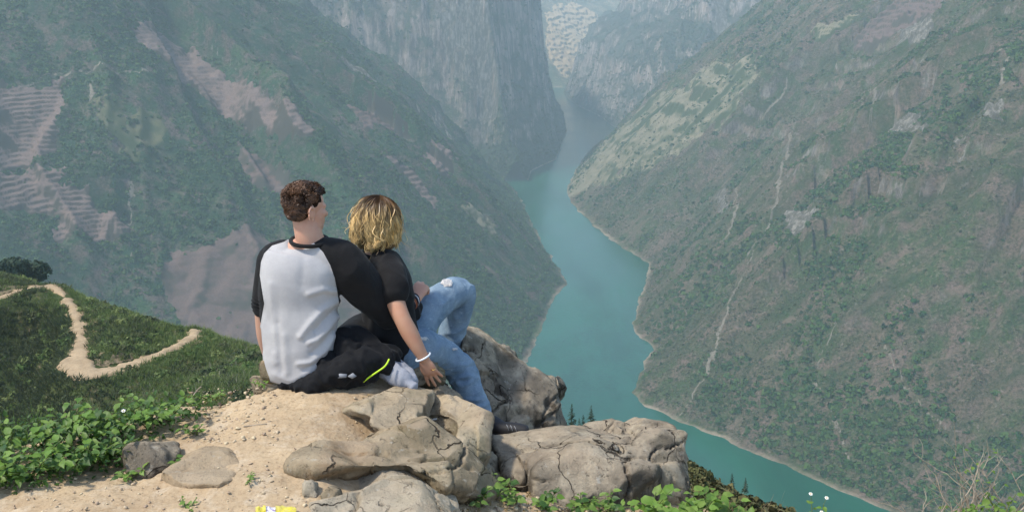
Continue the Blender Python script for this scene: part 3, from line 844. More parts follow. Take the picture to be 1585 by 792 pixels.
# cut bank on the uphill side of the track: bare pale earth
bd = np.where((edge < 0.2), rd-road_w(RX, RY), 9)
gz = hill_tps(RX, RY)-rz
bm_ = (bd > -0.1) & (bd < 1.7+0.8*fbm2(RX/2.5, RY/2.5, 2, 631)) & (gz > 0.15)
bZ = tz + 0.10 + 0.15*fbm2(RX/0.7, RY/0.7, 3, 632)
bF = grid_faces(len(rx), len(ry)); bF = bF[bm_.ravel()[bF].min(1)]
us = np.zeros(RX.size, bool); us[bF.ravel()] = True
n_ = N('cut_bank_earth', 0.95, 0.05)
c_ = n_.mix(n_.ramp(n_.noise(1.5, 5, 0.7), [(0.35, 0.0), (0.65, 1.0)]), (0.30, 0.225, 0.145), (0.13, 0.115, 0.06))
n_.col(c_); n_.bump(n_.noise(3, 4, 0.7), 0.8, 0.2)
if len(bF):
    bank = obj('cut_bank', mesh_np('cut_bank', np.stack((RX.ravel(), RY.ravel(), bZ.ravel()), 1)[us], (np.cumsum(us)-1)[bF], n_.m))
    tag(bank, 'bare earth bank cut above the dirt track', 'bank', None, 'structure')

# grass tufts and ferns over the hillside
def tuft(seed, n=9, h=1.0, spread=0.5, w=0.07, lean=0.5, mat=None):
    g = np.random.default_rng(seed); V, F = [], []
    for k in range(n):
        a = g.random()*6.28; r = spread*math.sqrt(g.random()); b = np.array((r*math.cos(a), r*math.sin(a), 0.))
        hh = h*(0.6+0.6*g.random()); d = np.array((math.cos(a), math.sin(a), 0.))*lean*(0.4+g.random())+g.normal(size=3)*0.15; d[2] = 0
        sd = np.array((-math.sin(a+g.normal()*.8), math.cos(a+g.normal()*.8), 0))*w*(0.7+0.6*g.random())
        i = len(V)
        V += [b-sd, b+sd, b+d*0.35*hh+(0, 0, hh*0.6)-sd*0.7, b+d*0.35*hh+(0, 0, hh*0.6)+sd*0.7, b+d*hh+(0, 0, hh)]
        F += [(i, i+1, i+3), (i, i+3, i+2), (i+2, i+3, i+4)]
    return mesh_np('tuft', np.array(V), np.array(F), mat, False)
def mat_leafy(name, a, b, rough=0.7, trans=0.25):
    n = N(name, rough, 0.25)
    oi = n.n('ShaderNodeObjectInfo')
    n.col(n.mix(oi.outputs['Random'], a, b))
    tr = n.n('ShaderNodeBsdfTranslucent'); n.l(n.mix(oi.outputs['Random'], tuple(x*1.3 for x in a), tuple(x*1.3 for x in b)), tr.inputs[0])
    ms = n.n('ShaderNodeMixShader'); ms.inputs[0].default_value = trans
    o = n.t.nodes['Material Output']
    n.l(n.b.outputs[0], ms.inputs[1]); n.l(tr.outputs[0], ms.inputs[2]); n.l(ms.outputs[0], o.inputs[0])
    return n.m
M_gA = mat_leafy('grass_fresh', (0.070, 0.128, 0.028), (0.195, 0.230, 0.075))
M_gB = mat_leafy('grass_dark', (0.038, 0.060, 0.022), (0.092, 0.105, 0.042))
M_gC = mat_leafy('grass_silver', (0.13, 0.14, 0.085), (0.22, 0.215, 0.14))
def hill_scatter(name, n, mat, protos, dens, smin, smax, seed, label):
    g = np.random.default_rng(seed)
    X = -105+175*g.random(n*5); Y = 12+160*g.random(n*5)
    z = hill_z(X, Y); uv = project(np.stack((X, Y, z), 1))
    ok = (uv[:, 0] > -60) & (uv[:, 0] < 1300) & (uv[:, 1] > 400) & (uv[:, 1] < 830)
    X, Y, z, uv = X[ok], Y[ok], z[ok], uv[ok]
    d, _ = road_dist(X, Y)
    ok = ((X < 2) | (Y > 70)) & (d > road_w(X, Y)-0.15+0.5*g.random(len(X))) & (g.random(len(X)) < dens(X, Y, uv))
    X, Y, z = X[ok][:n], Y[ok][:n], z[ok][:n]
    s = smin+(smax-smin)*g.random(len(X))**1.6
    o = scatter(name, np.stack((X, Y, z-0.03), 1), g.random(len(X))*6.28, s, protos)
    tag(o, label, 'grass', None, 'stuff'); print(name, len(X))
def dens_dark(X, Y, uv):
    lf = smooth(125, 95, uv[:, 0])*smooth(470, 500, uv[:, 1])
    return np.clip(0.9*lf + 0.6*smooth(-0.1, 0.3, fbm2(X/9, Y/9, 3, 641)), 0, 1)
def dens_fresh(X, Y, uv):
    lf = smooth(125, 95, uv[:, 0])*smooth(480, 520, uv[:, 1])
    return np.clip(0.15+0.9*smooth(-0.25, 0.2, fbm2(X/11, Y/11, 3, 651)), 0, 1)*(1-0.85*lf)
def dens_silver(X, Y, uv):
    return 0.06 + 0.5*smooth(0.15, 0.4, fbm2(X/12, Y/12, 3, 661)) + 0.7*smooth(330, 370, uv[:, 0])*smooth(430, 400, uv[:, 0])
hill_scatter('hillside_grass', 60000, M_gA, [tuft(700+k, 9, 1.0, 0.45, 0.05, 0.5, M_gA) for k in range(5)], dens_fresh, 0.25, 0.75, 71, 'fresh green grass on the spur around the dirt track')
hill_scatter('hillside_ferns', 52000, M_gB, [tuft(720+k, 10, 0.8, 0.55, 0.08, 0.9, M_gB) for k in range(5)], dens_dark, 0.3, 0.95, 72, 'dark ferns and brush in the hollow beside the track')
_bp = []
for k in range(5):
    V_, F_ = leafball(760+k, 70, 1.0, 0.20, 0.85); _bp.append(mesh_np('bush_clump', V_, F_, M_gB if k % 2 else M_gA, False))
hill_scatter('hillside_bushes', 4200, M_gB, _bp, lambda X, Y, uv: 0.25+0.75*smooth(-0.1, 0.3, fbm2(X/10, Y/10, 3, 671)), 0.25, 1.1, 74, 'low bushes dotted over the grassy spur')
hill_scatter('hillside_pale_grass', 14000, M_gC, [tuft(740+k, 8, 1.0, 0.5, 0.05, 0.6, M_gC) for k in range(4)], dens_silver, 0.3, 0.8, 73, 'silvery dry grass scattered over the spur')

# conifers below the rocks and dark round trees
M_conf = mat_leafy('conifer_needles', (0.020, 0.042, 0.022), (0.034, 0.060, 0.030), 0.7, 0.1)
n_ = N('conifer_bark', 0.9, 0.1); n_.col((0.09, 0.06, 0.04)); M_bark = n_.m
def conifer(u, vtop, vbase, Y, label, wid=0.30, seed=0):
    b = at(u, vbase, Y); t = at(u, vtop, Y); H = t[2]-b[2]
    b[2] -= 0.25*H; H *= 1.25
    g = np.random.default_rng(seed)
    e = empty('conifer', b); tag(e, label, 'tree', 'conifers below the rock ledge')
    k = 7; a = np.arange(k)*6.283/k
    ring = np.stack((np.cos(a), np.sin(a), a*0), 1)
    V = np.vstack((ring*0.03*H, ring*0.012*H+(0, 0, 0.6*H), ring*0.003*H+(0, 0, 0.97*H)))
    F = np.array([(r*k+i, r*k+(i+1) % k, (r+1)*k+(i+1) % k, (r+1)*k+i) for r in range(2) for i in range(k)])
    obj('trunk', mesh_np('trunk', V, F, M_bark), e)
    V, F = [], []
    for q in range(420):
        f = 0.12+0.88*math.sqrt(g.random()) if g.random() < .3 else 0.12+0.88*g.random()
        R = wid*H*(1-f)**0.85*(0.75+0.4*math.sin(f*43+g.random()))+0.012*H
        az = g.random()*6.28; r = R*(0.35+0.65*g.random())
        c = np.array((r*math.cos(az), r*math.sin(az), f*H - 0.25*r))
        o = np.array((math.cos(az), math.sin(az), -0.35)); sd = np.array((-math.sin(az), math.cos(az), g.normal()*.3))
        L = 0.05*H*(0.6+g.random())*(1.15-f); i = len(V)
        V += [c-o*L-sd*L*.2, c-sd*L*.55, c+o*L, c+sd*L*.55+(0, 0, .2*L)]
        F.append((i, i+1, i+2, i+3))
    obj('crown', mesh_np('crown', np.array(V), np.array(F), M_conf, False), e)
conifer(914, 626, 672, 150, 'tallest conifer in the notch between the two big rocks', 0.26, 1)
conifer(902, 641, 672, 146, 'short conifer touching the tallest one on its left', 0.3, 2)
conifer(884, 624, 675, 120, 'conifer half hidden by the upright rock', 0.24, 3)
conifer(896, 646, 675, 149, 'smallest conifer beside the upright rock', 0.3, 7)
conifer(1092, 724, 742, 120, 'tiny dark conifer just right of the big boulder', 0.28, 4)
conifer(1132, 731, 752, 120, 'tiny dark conifer left of a close pair over the river', 0.26, 5)
conifer(1153, 738, 758, 120, 'tiny dark conifer nearest the dry grass over the river', 0.26, 6)
def round_tree(u, v, Y, R, label, seed):
    c = at(u, v, Y); g = np.random.default_rng(seed)
    e = empty('round_tree', (c[0], c[1], c[2]-R*1.1)); tag(e, label, 'tree', 'round trees behind the track')
    V, F = leafball(seed, 1500, R, R*0.10, 0.8); V[3000:, 2] *= -0.9; V[:, 2] += R*0.9
    V += 0.18*R*np.stack([fbm3(V+k*9, 2.2/R, 2, 3) for k in range(3)], 1)
    obj('crown', mesh_np('crown', V, F, M_conf, False), e)
    k = 6; a = np.arange(k)*6.283/k; ring = np.stack((np.cos(a), np.sin(a), a*0), 1)
    V = np.vstack((ring*0.10*R+(0, 0, -3*R), ring*0.05*R+(0, 0, 1.1*R)))
    obj('trunk', mesh_np('trunk', V, np.array([(i, (i+1) % k, k+(i+1) % k, k+i) for i in range(k)]), M_bark), e)
for k, (u, v, rp, lab) in enumerate([(52, 417, 25, 'dark round tree behind the top of the dirt track'), (22, 409, 22, 'dark tree left of the round one behind the track'), (-4, 418, 24, 'dark tree at the left edge above the track')]):
    round_tree(u, v, 205-6*k, rp*215/1541.0, lab, 81+k)
print('near done', round(time.time()-_T0, 1))
# ================================================================== the ledge: trodden earth and weathered rocks
GP = [tuple(at_z(u, v, z)) for u, v, z in [(450, 640, 0), (400, 700, 0.0), (300, 760, 0), (100, 792, -.02), (0, 786, -.04), (-100, 800, -.05), (500, 760, 0), (540, 775, -.06), (620, 780, -.10), (640, 700, -.18), (560, 705, -.06), (600, 715, -.12), (690, 745, -.20), (520, 610, .0), (470, 590, 0.0), (420, 600, -.01), (360, 640, -.03), (240, 710, -.06), (560, 560, -.02), (600, 570, -.05),
      (730, 790, -.22), (800, 792, -.28), (900, 792, -.34), (1000, 792, -.42), (1100, 810, -.5), (700, 720, -.26), (680, 655, -.16), (720, 820, -.2), (860, 830, -.3), (640, 830, -.10), (560, 850, -.02), (300, 850, 0), (0, 880, -.05), (800, 700, -.42), (820, 650, -.55),
      (0, 715, -.16), (100, 690, -.16), (190, 668, -.18), (300, 622, -.18), (352, 588, -.22), (385, 566, -.25), (1180, 800, -.62), (1300, 830, -.75), (1585, 850, -.85)]]
GP += [(-2.6, 4.5, -1.6), (-1.5, 5.2, -1.6), (0, 5.6, -1.4), (1, 5.4, -1.6), (2.2, 4.4, -1.7), (2.6, 3.4, -1.3), (-2.6, 3.6, -.75), (-1.9, 4.1, -.9), (-2.6, 1.4, -.1), (2.4, 1.4, -.75), (0, 1.2, 0), (-.9, 4.35, -.3), (-.5, 4.5, -.3), (0, 4.6, -.35), (.2, 4.4, -.3), (-.6, 4.8, -.7), (.4, 4.8, -.7), (-1.2, 4.2, -.4)]
g_tps = TPS(GP, 1e-5)
EDGE = np.array([at_z(u, v, z)[:2] for u, v, z in [(-260, 640, -.15), (0, 650, -.15), (110, 655, -.15), (200, 660, -.14), (290, 640, -.10), (335, 622, -.06), (368, 598, -.04), (386, 580, -.03), (400, 568, -.02), (440, 560, 0), (560, 556, 0), (640, 575, -.05), (690, 640, -.12), (730, 700, -.26), (780, 735, -.36), (900, 745, -.42), (1050, 760, -.46), (1150, 790, -.5), (1300, 815, -.6), (1480, 815, -.7), (1800, 830, -.8)]] + [(3.5, 1.0), (-3.5, 1.0)])
def ground_z(X, Y):
    """the ledge: trodden and nearly level, breaking off beyond its rim"""
    X = np.asarray(X, float); Y = np.asarray(Y, float)
    z = g_tps(X, Y)
    z = np.where(z > -0.02, -0.02+0.03*np.tanh((z+0.02)/0.06), z)
    z = np.maximum(z, -1.1)
    sd = poly_dist(X, Y, EDGE)[0]
    return z - 1.6*smooth(0.0, 1.3, -sd) - 0.35*smooth(0.0, 0.18, -sd)
gx_ = np.arange(-2.7, 2.6, 0.014); gy_ = np.arange(1.3, 5.6, 0.014)
GX, GY = np.meshgrid(gx_, gy_)
GZ = ground_z(GX, GY)
GZ = GZ + 0.016*fbm2(GX/0.35, GY/0.35, 3, 801) + 0.008*fbm2(GX/0.08, GY/0.08, 3, 803) + 0.009*np.maximum(0, noise2(GX/0.028, GY/0.028, 805)-0.45)*smooth(-.2, .3, fbm2(GX/.5, GY/.5, 2, 806)) + 0.003*noise2(GX/.018, GY/.018, 807)
_gt = np.arange(1.6, 7.5, 0.012)
def gpt(u, v):
    """where the line of sight through a pixel meets the ledge"""
    d = ray(u, v); P = np.array((0, 0, CAMZ)) + _gt[:, None]*d
    z = np.where((P[:, 0] > gx_[0]) & (P[:, 0] < gx_[-1]) & (P[:, 1] > gy_[0]) & (P[:, 1] < gy_[-1]), _gz(P[:, 0], P[:, 1]), -9)
    k = np.nonzero(P[:, 2] < z)[0]
    i = k[0] if len(k) else int(np.argmin(P[:, 2]-z))
    p = P[i].copy(); p[2] = z[i] if len(k) else p[2]
    return p
def _gz(X, Y):
    i = np.clip(((X-gx_[0])/0.014).astype(int), 0, len(gx_)-1); j = np.clip(((Y-gy_[0])/0.014).astype(int), 0, len(gy_)-1)
    return GZ[j, i]
n_ = N('trodden_earth', 0.95, 0.08)
c_ = n_.mix(n_.ramp(n_.noise(2.2, 5, 0.6), [(0.36, 0.0), (0.64, 1.0)]), (0.485, 0.368, 0.232), (0.395, 0.292, 0.182))
c_ = n_.mix(n_.ramp(n_.noise(9, 5, 0.7), [(0.50, 0.0), (0.70, 0.8)]), c_, (0.54, 0.45, 0.33))
c_ = n_.mix(n_.ramp(n_.noise(60, 3, 0.7), [(0.34, 0.55), (0.5, 0.0)]), c_, (0.26, 0.175, 0.10))
c_ = n_.mix(n_.ramp(n_.noise(1.1, 4, 0.6), [(0.56, 0.0), (0.70, 0.5)]), c_, (0.30, 0.20, 0.115))
n_.col(c_)
b_ = n_.bump(n_.noise(90, 4, 0.7), 0.5, 0.006)
n_.bump(n_.voro(55), 0.35, 0.006, b_)
ground = obj('ground', mesh_np('ground', np.stack((GX.ravel(), GY.ravel(), GZ.ravel()), 1), grid_faces(len(gx_), len(gy_)), n_.m))
tag(ground, 'trodden tan earth of the viewpoint ledge', 'ground', None, 'structure')

def evaluated(o):
    dg = bpy.context.evaluated_depsgraph_get()
    me = bpy.data.meshes.new_from_object(o.evaluated_get(dg))
    return me
def remesh(V, F, vox, smooth_it=2, fac=0.5):
    """fuse overlapping closed shells into one continuous skin"""
    me = mesh_np('tmp', V, F, None, False)
    o = bpy.data.objects.new('tmp', me); C.objects.link(o)
    m = o.modifiers.new('r', 'REMESH'); m.mode = 'VOXEL'; m.voxel_size = vox; m.use_smooth_shade = True
    if smooth_it:
        m = o.modifiers.new('s', 'SMOOTH'); m.factor = fac; m.iterations = smooth_it
    r = evaluated(o)
    bpy.data.objects.remove(o); bpy.data.meshes.remove(me)
    return r
def normals(me):
    n = np.empty(len(me.vertices)*3, np.float32); me.vertices.foreach_get('normal', n)
    return n.reshape(-1, 3).astype(float)
def hull(P):
    bm = bmesh.new()
    for p in P: bm.verts.new(p)
    bmesh.ops.convex_hull(bm, input=bm.verts)
    bmesh.ops.delete(bm, geom=[v for v in bm.verts if not v.link_faces], context='VERTS')
    bmesh.ops.triangulate(bm, faces=bm.faces)
    bm.verts.index_update()
    V = np.array([v.co[:] for v in bm.verts]); F = np.array([[v.index for v in f.verts] for f in bm.faces])
    bm.free()
    return V, F
def join_vf(L):
    V, F, n = [], {}, 0
    for v, f in L:
        V.append(v)
        if isinstance(f, np.ndarray): f = [f]
        for q in f:
            F.setdefault(q.shape[1], []).append(q+n)
        n += len(v)
    return np.vstack(V), [np.vstack(q) for q in F.values()]
def mat_rock(name, a, b, dark, stain=0.5, green=0.0, red=0.0, crk=1.0):
    n = N(name, 0.9, 0.15)
    p = n.pos()
    c = n.mix(n.ramp(n.noise(3.2, 6, 0.65), [(0.36, 0.0), (0.62, 1.0)]), a, b)
    c = n.mix(n.ramp(n.noise(14, 5, 0.7), [(0.40, 0.4), (0.54, 0.0)]), c, tuple(x*0.6 for x in b))
    # weather streaks running down, lichen, dark algae
    stv = n.noise(7, 5, 0.65, vec=n.scale(p, (1, 1, 0.35)))
    nz = n.normal_z()
    stm = n.math('MULTIPLY', n.ramp(stv, [(0.42, 0.0), (0.53, 1.0)]), n.ramp(nz, [(0.40, 1.0), (0.90, 0.35)]))
    c = n.mix(n.math('MULTIPLY', stm, stain), c, dark)
    c = n.mix(n.ramp(n.noise(2.0, 5, 0.7), [(0.52, 0.0), (0.62, stain*0.8)]), c, tuple(x*1.5 for x in dark))
    c = n.mix(n.ramp(n.noise(38, 4, 0.75), [(0.57, 0.0), (0.67, 0.75)]), c, tuple(x*0.45 for x in dark))
    c = n.mix(n.ramp(n.noise(24, 3, 0.6), [(0.62, 0.0), (0.72, 0.5)]), c, (0.52, 0.49, 0.42))
    if green: c = n.mix(n.ramp(n.noise(4.5, 4, 0.7), [(0.52, 0.0), (0.68, green)]), c, (0.115, 0.115, 0.045))
    if red: c = n.mix(n.ramp(n.noise(2.5, 4, 0.6), [(0.52, 0.0), (0.66, red)]), c, (0.30, 0.17, 0.085))
    # trodden dust on the flat tops
    c = n.mix(n.math('MULTIPLY', n.ramp(nz, [(0.86, 0.0), (0.99, 0.5)]), n.ramp(n.noise(5, 3, 0.6), [(0.35, 0.0), (0.6, 1.0)])), c, (0.46, 0.37, 0.26))
    # hairline fractures filled with dark soil
    wv_ = n.n('ShaderNodeVectorMath', operation='ADD')
    ns_ = n.n('ShaderNodeTexNoise'); ns_.inputs['Scale'].default_value = 5.0; ns_.inputs['Detail'].default_value = 5; n.l(p, ns_.inputs['Vector'])
    sc_ = n.n('ShaderNodeVectorMath', operation='SCALE'); n.l(ns_.outputs['Color'], sc_.inputs[0]); sc_.inputs['Scale'].default_value = 0.25
    n.l(p, wv_.inputs[0]); n.l(sc_.outputs[0], wv_.inputs[1])
    ve_ = n.voro(3.6, wv_.outputs[0], 'DISTANCE_TO_EDGE')
    ck = n.math('MULTIPLY', n.ramp(ve_, [(0.003, 1.0), (0.015, 0.0)]), n.ramp(n.noise(2.7, 3, 0.6), [(0.48, 0.0), (0.58, crk)]))
    c = n.mix(ck, c, (0.045, 0.034, 0.024))
    n.col(c)
    b1 = n.bump(n.noise(20, 8, 0.75), 0.85, 0.022)
    b2 = n.bump(n.math('SUBTRACT', 1.0, ck), 0.8, 0.02, b1)
    n.bump(n.noise(130, 3, 0.7), 0.4, 0.004, b2)
    return n.m
M_rk1 = mat_rock('rock_tan', (0.560, 0.455, 0.310), (0.420, 0.335, 0.225), (0.105, 0.092, 0.070), 0.5, 0.35, 0.25)
M_rk2 = mat_rock('rock_grey', (0.540, 0.455, 0.330), (0.360, 0.298, 0.215), (0.085, 0.072, 0.056), 0.9, 0.15, 0.1)
M_rk3 = mat_rock('rock_pale', (0.520, 0.445, 0.330), (0.420, 0.350, 0.250), (0.20, 0.17, 0.125), 0.35, 0.15, 0.15)
M_rk4 = mat_rock('rock_mossy', (0.480, 0.385, 0.255), (0.320, 0.250, 0.160), (0.100, 0.085, 0.055), 0.65, 0.28, 0.5)
M_rk5 = mat_rock('rock_dusty', (0.460, 0.355, 0.230), (0.400, 0.300, 0.190), (0.24, 0.18, 0.12), 0.2, 0.0, 0.2, 0.15)
ROCKS = []
def rock(name, hulls, mat, label, vox=0.016, amp=0.03, seed=0, fine=1.0, cracks=1.0, depth=0.35, sm=3, flutes=0.0, group=None, block=1.0, snap=False):
    """hulls: lists of (u, v, Y[, depth]) points on the visible faces; each gets a back and a root"""
    L = []
    kY = 1.0
    if snap:
        q0 = max((q for h in hulls for q in h), key=lambda q: q[1]); kY = gpt(q0[0], q0[1])[1]
    for h in hulls:
        P = []
        for q in h:
            p = at(q[0], q[1], kY+0.3*(q[2]-q0[2]) if snap else q[2]); dp = q[3] if len(q) > 3 else depth
            P += [p, p+np.array((0.0, dp, -0.46*dp)), p+np.array((0, dp*0.5, -0.95*depth))]
        L.append(hull(P))
    V, F = join_vf(L)
    me = remesh(V, F, vox, max(1, sm-1), 0.5)
    P = get_np(me); Nn = normals(me)
    s = 900+seed*31
    gr = np.random.default_rng(s)
    # flat fracture faces: shave everything that stands beyond a set of random planes
    size = float(np.sort(P.max(0)-P.min(0))[0]); k0 = min(1.0, size/0.45)
    P = P + Nn*(0.020*k0)
    for q in range(int(36*block)+4):
        ci = gr.integers(0, len(P)); c = P[ci]; nn = Nn[ci]+0.38*gr.normal(size=3); nn /= np.linalg.norm(nn)
        near_ = np.exp(-((P-c)**2).sum(1)/(0.16+0.14*gr.random())**2)
        pr_ = (P-c)@nn
        off_ = (0.003+0.020*gr.random())*k0
        P = P - (np.clip(pr_-off_, 0, 0.05*k0)*smooth(0.12, 0.55, near_))[:, None]*nn
    d = amp*(0.75*fbm3(P, 3.0, 3, s) + 0.16*ridge3(P, 7.5, 3, s+5)*fine)
    # bedding: thin ledges with sharp lips
    bed = (P[:, 2]*1.0 + P[:, 0]*0.22 - P[:, 1]*0.1)*13 + 1.1*fbm3(P, 2.2, 3, s+7)
    fb = bed-np.floor(bed)
    d += amp*0.60*fine*block*(fb-0.5 - 1.2*smooth(0.88, 1.0, fb))*smooth(-0.15, 0.25, fbm3(P, 1.9, 2, s+8))
    # joints: thin dark cracks
    wq = P + 0.03*np.stack([fbm3(P, 7, 3, s+20+k) for k in range(3)], 1)
    for k, (nx_, fq) in enumerate(((gr.normal(size=3), 2.6), (gr.normal(size=3), 3.3))):
        cr_ = np.abs(noise3(wq[:, 0]*fq+nx_[0]*9, wq[:, 1]*fq+nx_[1]*9, wq[:, 2]*fq*1.7+nx_[2]*9, s+9+k))
        d -= cracks*0.034*np.exp(-(cr_/0.020)**2)*smooth(-0.05, 0.2, fbm3(P, 2.6, 2, s+11+k))
    pit = noise3(P[:, 0]*15, P[:, 1]*15, P[:, 2]*19, s+12)
    d -= 0.020*fine*smooth(0.52, 0.80, pit)*smooth(-0.1, 0.3, fbm3(P, 2.2, 2, s+17))
    if flutes:
        fl = np.abs(noise3(P[:, 0]*8+0.45*P[:, 2]*8, P[:, 1]*2, P[:, 2]*1.2, s+14))
        d -= flutes*np.exp(-(fl/0.14)**2)
    d += amp*0.13*fbm3(P, 30, 4, s+13, 0.6)
    P = P + Nn*d[:, None]
    o_c = P.mean(0)
    me.vertices.foreach_set('co', (P-o_c).astype(np.float32).ravel())
    me.update()
    me.name = name; me.materials.clear(); me.materials.append(mat)
    me.polygons.foreach_set('use_smooth', np.ones(len(me.polygons), bool))
    o = obj(name, me, None, o_c); tag(o, label, 'rock', group)
    ROCKS.append(o)
    return o
# upright rock beyond the woman's legs
rock('boulder', [[(708, 520, 4.62), (718, 509, 4.72), (738, 512, 4.8), (775, 528, 4.84), (806, 545, 4.84), (812, 560, 4.78), (800, 640, 4.5), (770, 672, 4.4), (720, 660, 4.4), (700, 600, 4.45)],
                 [(800, 545, 4.84), (822, 558, 4.84), (830, 575, 4.76), (815, 660, 4.45), (790, 676, 4.4)],
                 [(828, 562, 4.8), (848, 568, 4.84), (868, 576, 4.84), (878, 640, 4.72), (884, 668, 4.62), (868, 676, 4.5), (820, 676, 4.42), (815, 600, 4.66)]],
     M_rk2, 'fluted grey upright rock beyond the woman\'s legs', 0.0105, 0.026, 1, 1.2, 1.2, 0.4, 2, 0.050)
# long boulder at the right
rock('boulder', [[(762, 678, 4.02), (800, 672, 4.08), (862, 670, 4.08), (940, 664, 4.02), (985, 672, 3.98), (1010, 700, 3.82), (960, 705, 3.72), (880, 715, 3.68), (800, 722, 3.72), (765, 712, 3.8), (828, 752, 3.62), (770, 742, 3.66)],
                 [(880, 670, 4.05), (925, 662, 4.05), (948, 654, 4.03), (975, 654, 4.02), (1000, 690, 3.86), (1020, 740, 3.68), (960, 788, 3.56), (870, 790, 3.5), (822, 776, 3.52), (830, 730, 3.6), (900, 700, 3.72)],
                 [(985, 657, 4.0), (1008, 650, 4.02), (1040, 652, 4.02), (1056, 664, 4.0), (1058, 690, 3.96), (1052, 720, 3.9), (1000, 700, 3.86), (985, 672, 3.9)],
                 [(1000, 706, 3.82), (1050, 722, 3.88), (1060, 740, 3.86), (1055, 775, 3.78), (1010, 780, 3.66), (985, 740, 3.66)]],
     M_rk2, 'long weathered boulder with cracks at the right end of the ledge', 0.0105, 0.026, 2, 1.0, 1.3, 0.4, 2)
# rock under the woman's hand
rock('ledge_rock', [[(640, 588, 4.0), (662, 580, 4.06), (690, 590, 4.08), (720, 612, 4.0), (755, 636, 3.82), (762, 650, 3.74), (735, 660, 3.66), (690, 645, 3.7), (655, 620, 3.86)],
                    [(668, 576, 4.1), (682, 562, 4.14), (697, 566, 4.14), (704, 590, 4.06), (700, 606, 3.98), (672, 600, 4.0)],
                    [(700, 630, 3.8), (758, 640, 3.78), (762, 660, 3.72), (756, 700, 3.6), (722, 705, 3.52), (690, 690, 3.5), (682, 660, 3.62)]],
     M_rk1, 'pale brown ledge rock under the woman\'s hand', 0.0105, 0.020, 3, 0.9, 1.0, 0.3, 2)
# rock in front of the jacket
rock('ledge_rock', [[(522, 606, 3.82), (545, 590, 3.88), (566, 585, 3.9), (590, 592, 3.88), (580, 640, 3.58), (545, 640, 3.6), (520, 628, 3.68)],
                    [(572, 598, 3.86), (600, 582, 3.92), (640, 592, 3.92), (664, 606, 3.9), (666, 628, 3.78), (650, 652, 3.56), (612, 658, 3.5), (570, 646, 3.54)]],
     M_rk1, 'lumpy tan rock in front of the black jacket', 0.010, 0.026, 4, 1.2, 1.2, 0.25, 2)
# long ridge rock across the front
rock('ridge_rock', [[(640, 652, 3.50), (655, 650, 3.52), (700, 688, 3.42), (742, 716, 3.40), (778, 742, 3.38), (760, 766, 3.28), (730, 760, 3.24), (660, 745, 3.14), (610, 690, 3.3)],
                    [(560, 676, 3.38), (600, 660, 3.46), (645, 652, 3.5), (680, 690, 3.36), (690, 745, 3.14), (620, 735, 3.1), (540, 728, 3.1)],
                    [(446, 722, 3.10), (470, 700, 3.22), (530, 688, 3.32), (570, 680, 3.36), (600, 720, 3.14), (560, 730, 3.08), (490, 728, 3.06)]],
     M_rk4, 'long mossy brown rock ridge crossing the foreground', 0.010, 0.022, 5, 0.9, 0.9, 0.3, 3)
rock('ledge_rock', [[(690, 690, 3.5), (735, 688, 3.6), (765, 705, 3.62), (790, 722, 3.6), (770, 740, 3.5), (720, 735, 3.4)]], M_rk1, 'small brown step of rock below the ledge rock', 0.014, 0.018, 6, 1, 1, 0.3, 2)
rock('ledge_rock', [[(690, 752, 3.3), (740, 742, 3.42), (800, 735, 3.62), (826, 745, 3.6), (822, 758, 3.54), (760, 760, 3.44), (715, 756, 3.36)]], M_rk2, 'low grey rock between ridge and long boulder', 0.014, 0.018, 16, 1, 1, 0.3, 2)
rock('flat_rock', [[(478, 770, 2.93), (520, 744, 3.01), (580, 730, 3.06), (640, 734, 3.07), (690, 757, 3.00), (708, 794, 2.88), (680, 832, 2.72), (560, 842, 2.65), (490, 802, 2.80), (590, 770, 2.90)]], M_rk3, 'pale flat rock at the bottom of the picture', 0.010, 0.016, 7, 0.8, 0.7, 0.3, 4)
rock('flat_rock', [[(246, 738, 3.06), (262, 712, 3.16), (300, 697, 3.22), (335, 700, 3.2), (362, 728, 3.08), (358, 748, 2.99), (300, 752, 2.98)]], M_rk5, 'smooth pale rounded rock flush with the path', 0.012, 0.008, 8, 0.4, 0.2, 0.25, 5, block=0.15)
rock('dark_rock', [[(184, 700, 3.3), (200, 686, 3.38), (226, 684, 3.38), (238, 710, 3.24), (236, 738, 3.1), (212, 740, 3.1), (192, 725, 3.18)], [(226, 688, 3.38), (250, 684, 3.4), (262, 700, 3.34), (256, 724, 3.2), (236, 728, 3.2)]], M_rk2, 'dark grey cleft rock among the leaves on the left', 0.010, 0.014, 9, 1.2, 1.6, 0.2, 1, block=0.25, snap=True)
rock('small_rock', [[(401, 566, 4.04), (408, 553, 4.08), (420, 552, 4.08), (424, 570, 4.0), (418, 584, 3.94), (404, 580, 3.96)]], M_rk4, 'knobbly rock by the man\'s left hand', 0.009, 0.008, 10, 1, .6, 0.12, 1, block=0.25, snap=True)
rock('small_rock', [[(378, 592, 3.88), (390, 582, 3.94), (414, 584, 3.92), (432, 596, 3.84), (420, 604, 3.78), (390, 602, 3.8)]], M_rk1, 'flat slab of rock below the man\'s left hand', 0.009, 0.008, 11, 1, .8, 0.15, 1, block=0.25, snap=True)
rock('small_rock', [[(464, 748, 3.05), (478, 738, 3.1), (488, 745, 3.07), (490, 772, 2.94), (474, 775, 2.92), (464, 765, 2.96)]], M_rk3, 'left of two fist-sized stones near the bottom edge', 0.006, 0.006, 12, 1, .3, 0.07, 1, block=0.25, snap=True)
rock('small_rock', [[(496, 764, 2.99), (508, 752, 3.04), (524, 758, 3.02), (527, 776, 2.94), (512, 786, 2.9), (498, 780, 2.92)]], M_rk4, 'squarish brown stone next to the flat rock', 0.006, 0.005, 13, 1, .2, 0.07, 1, block=0.25, snap=True)
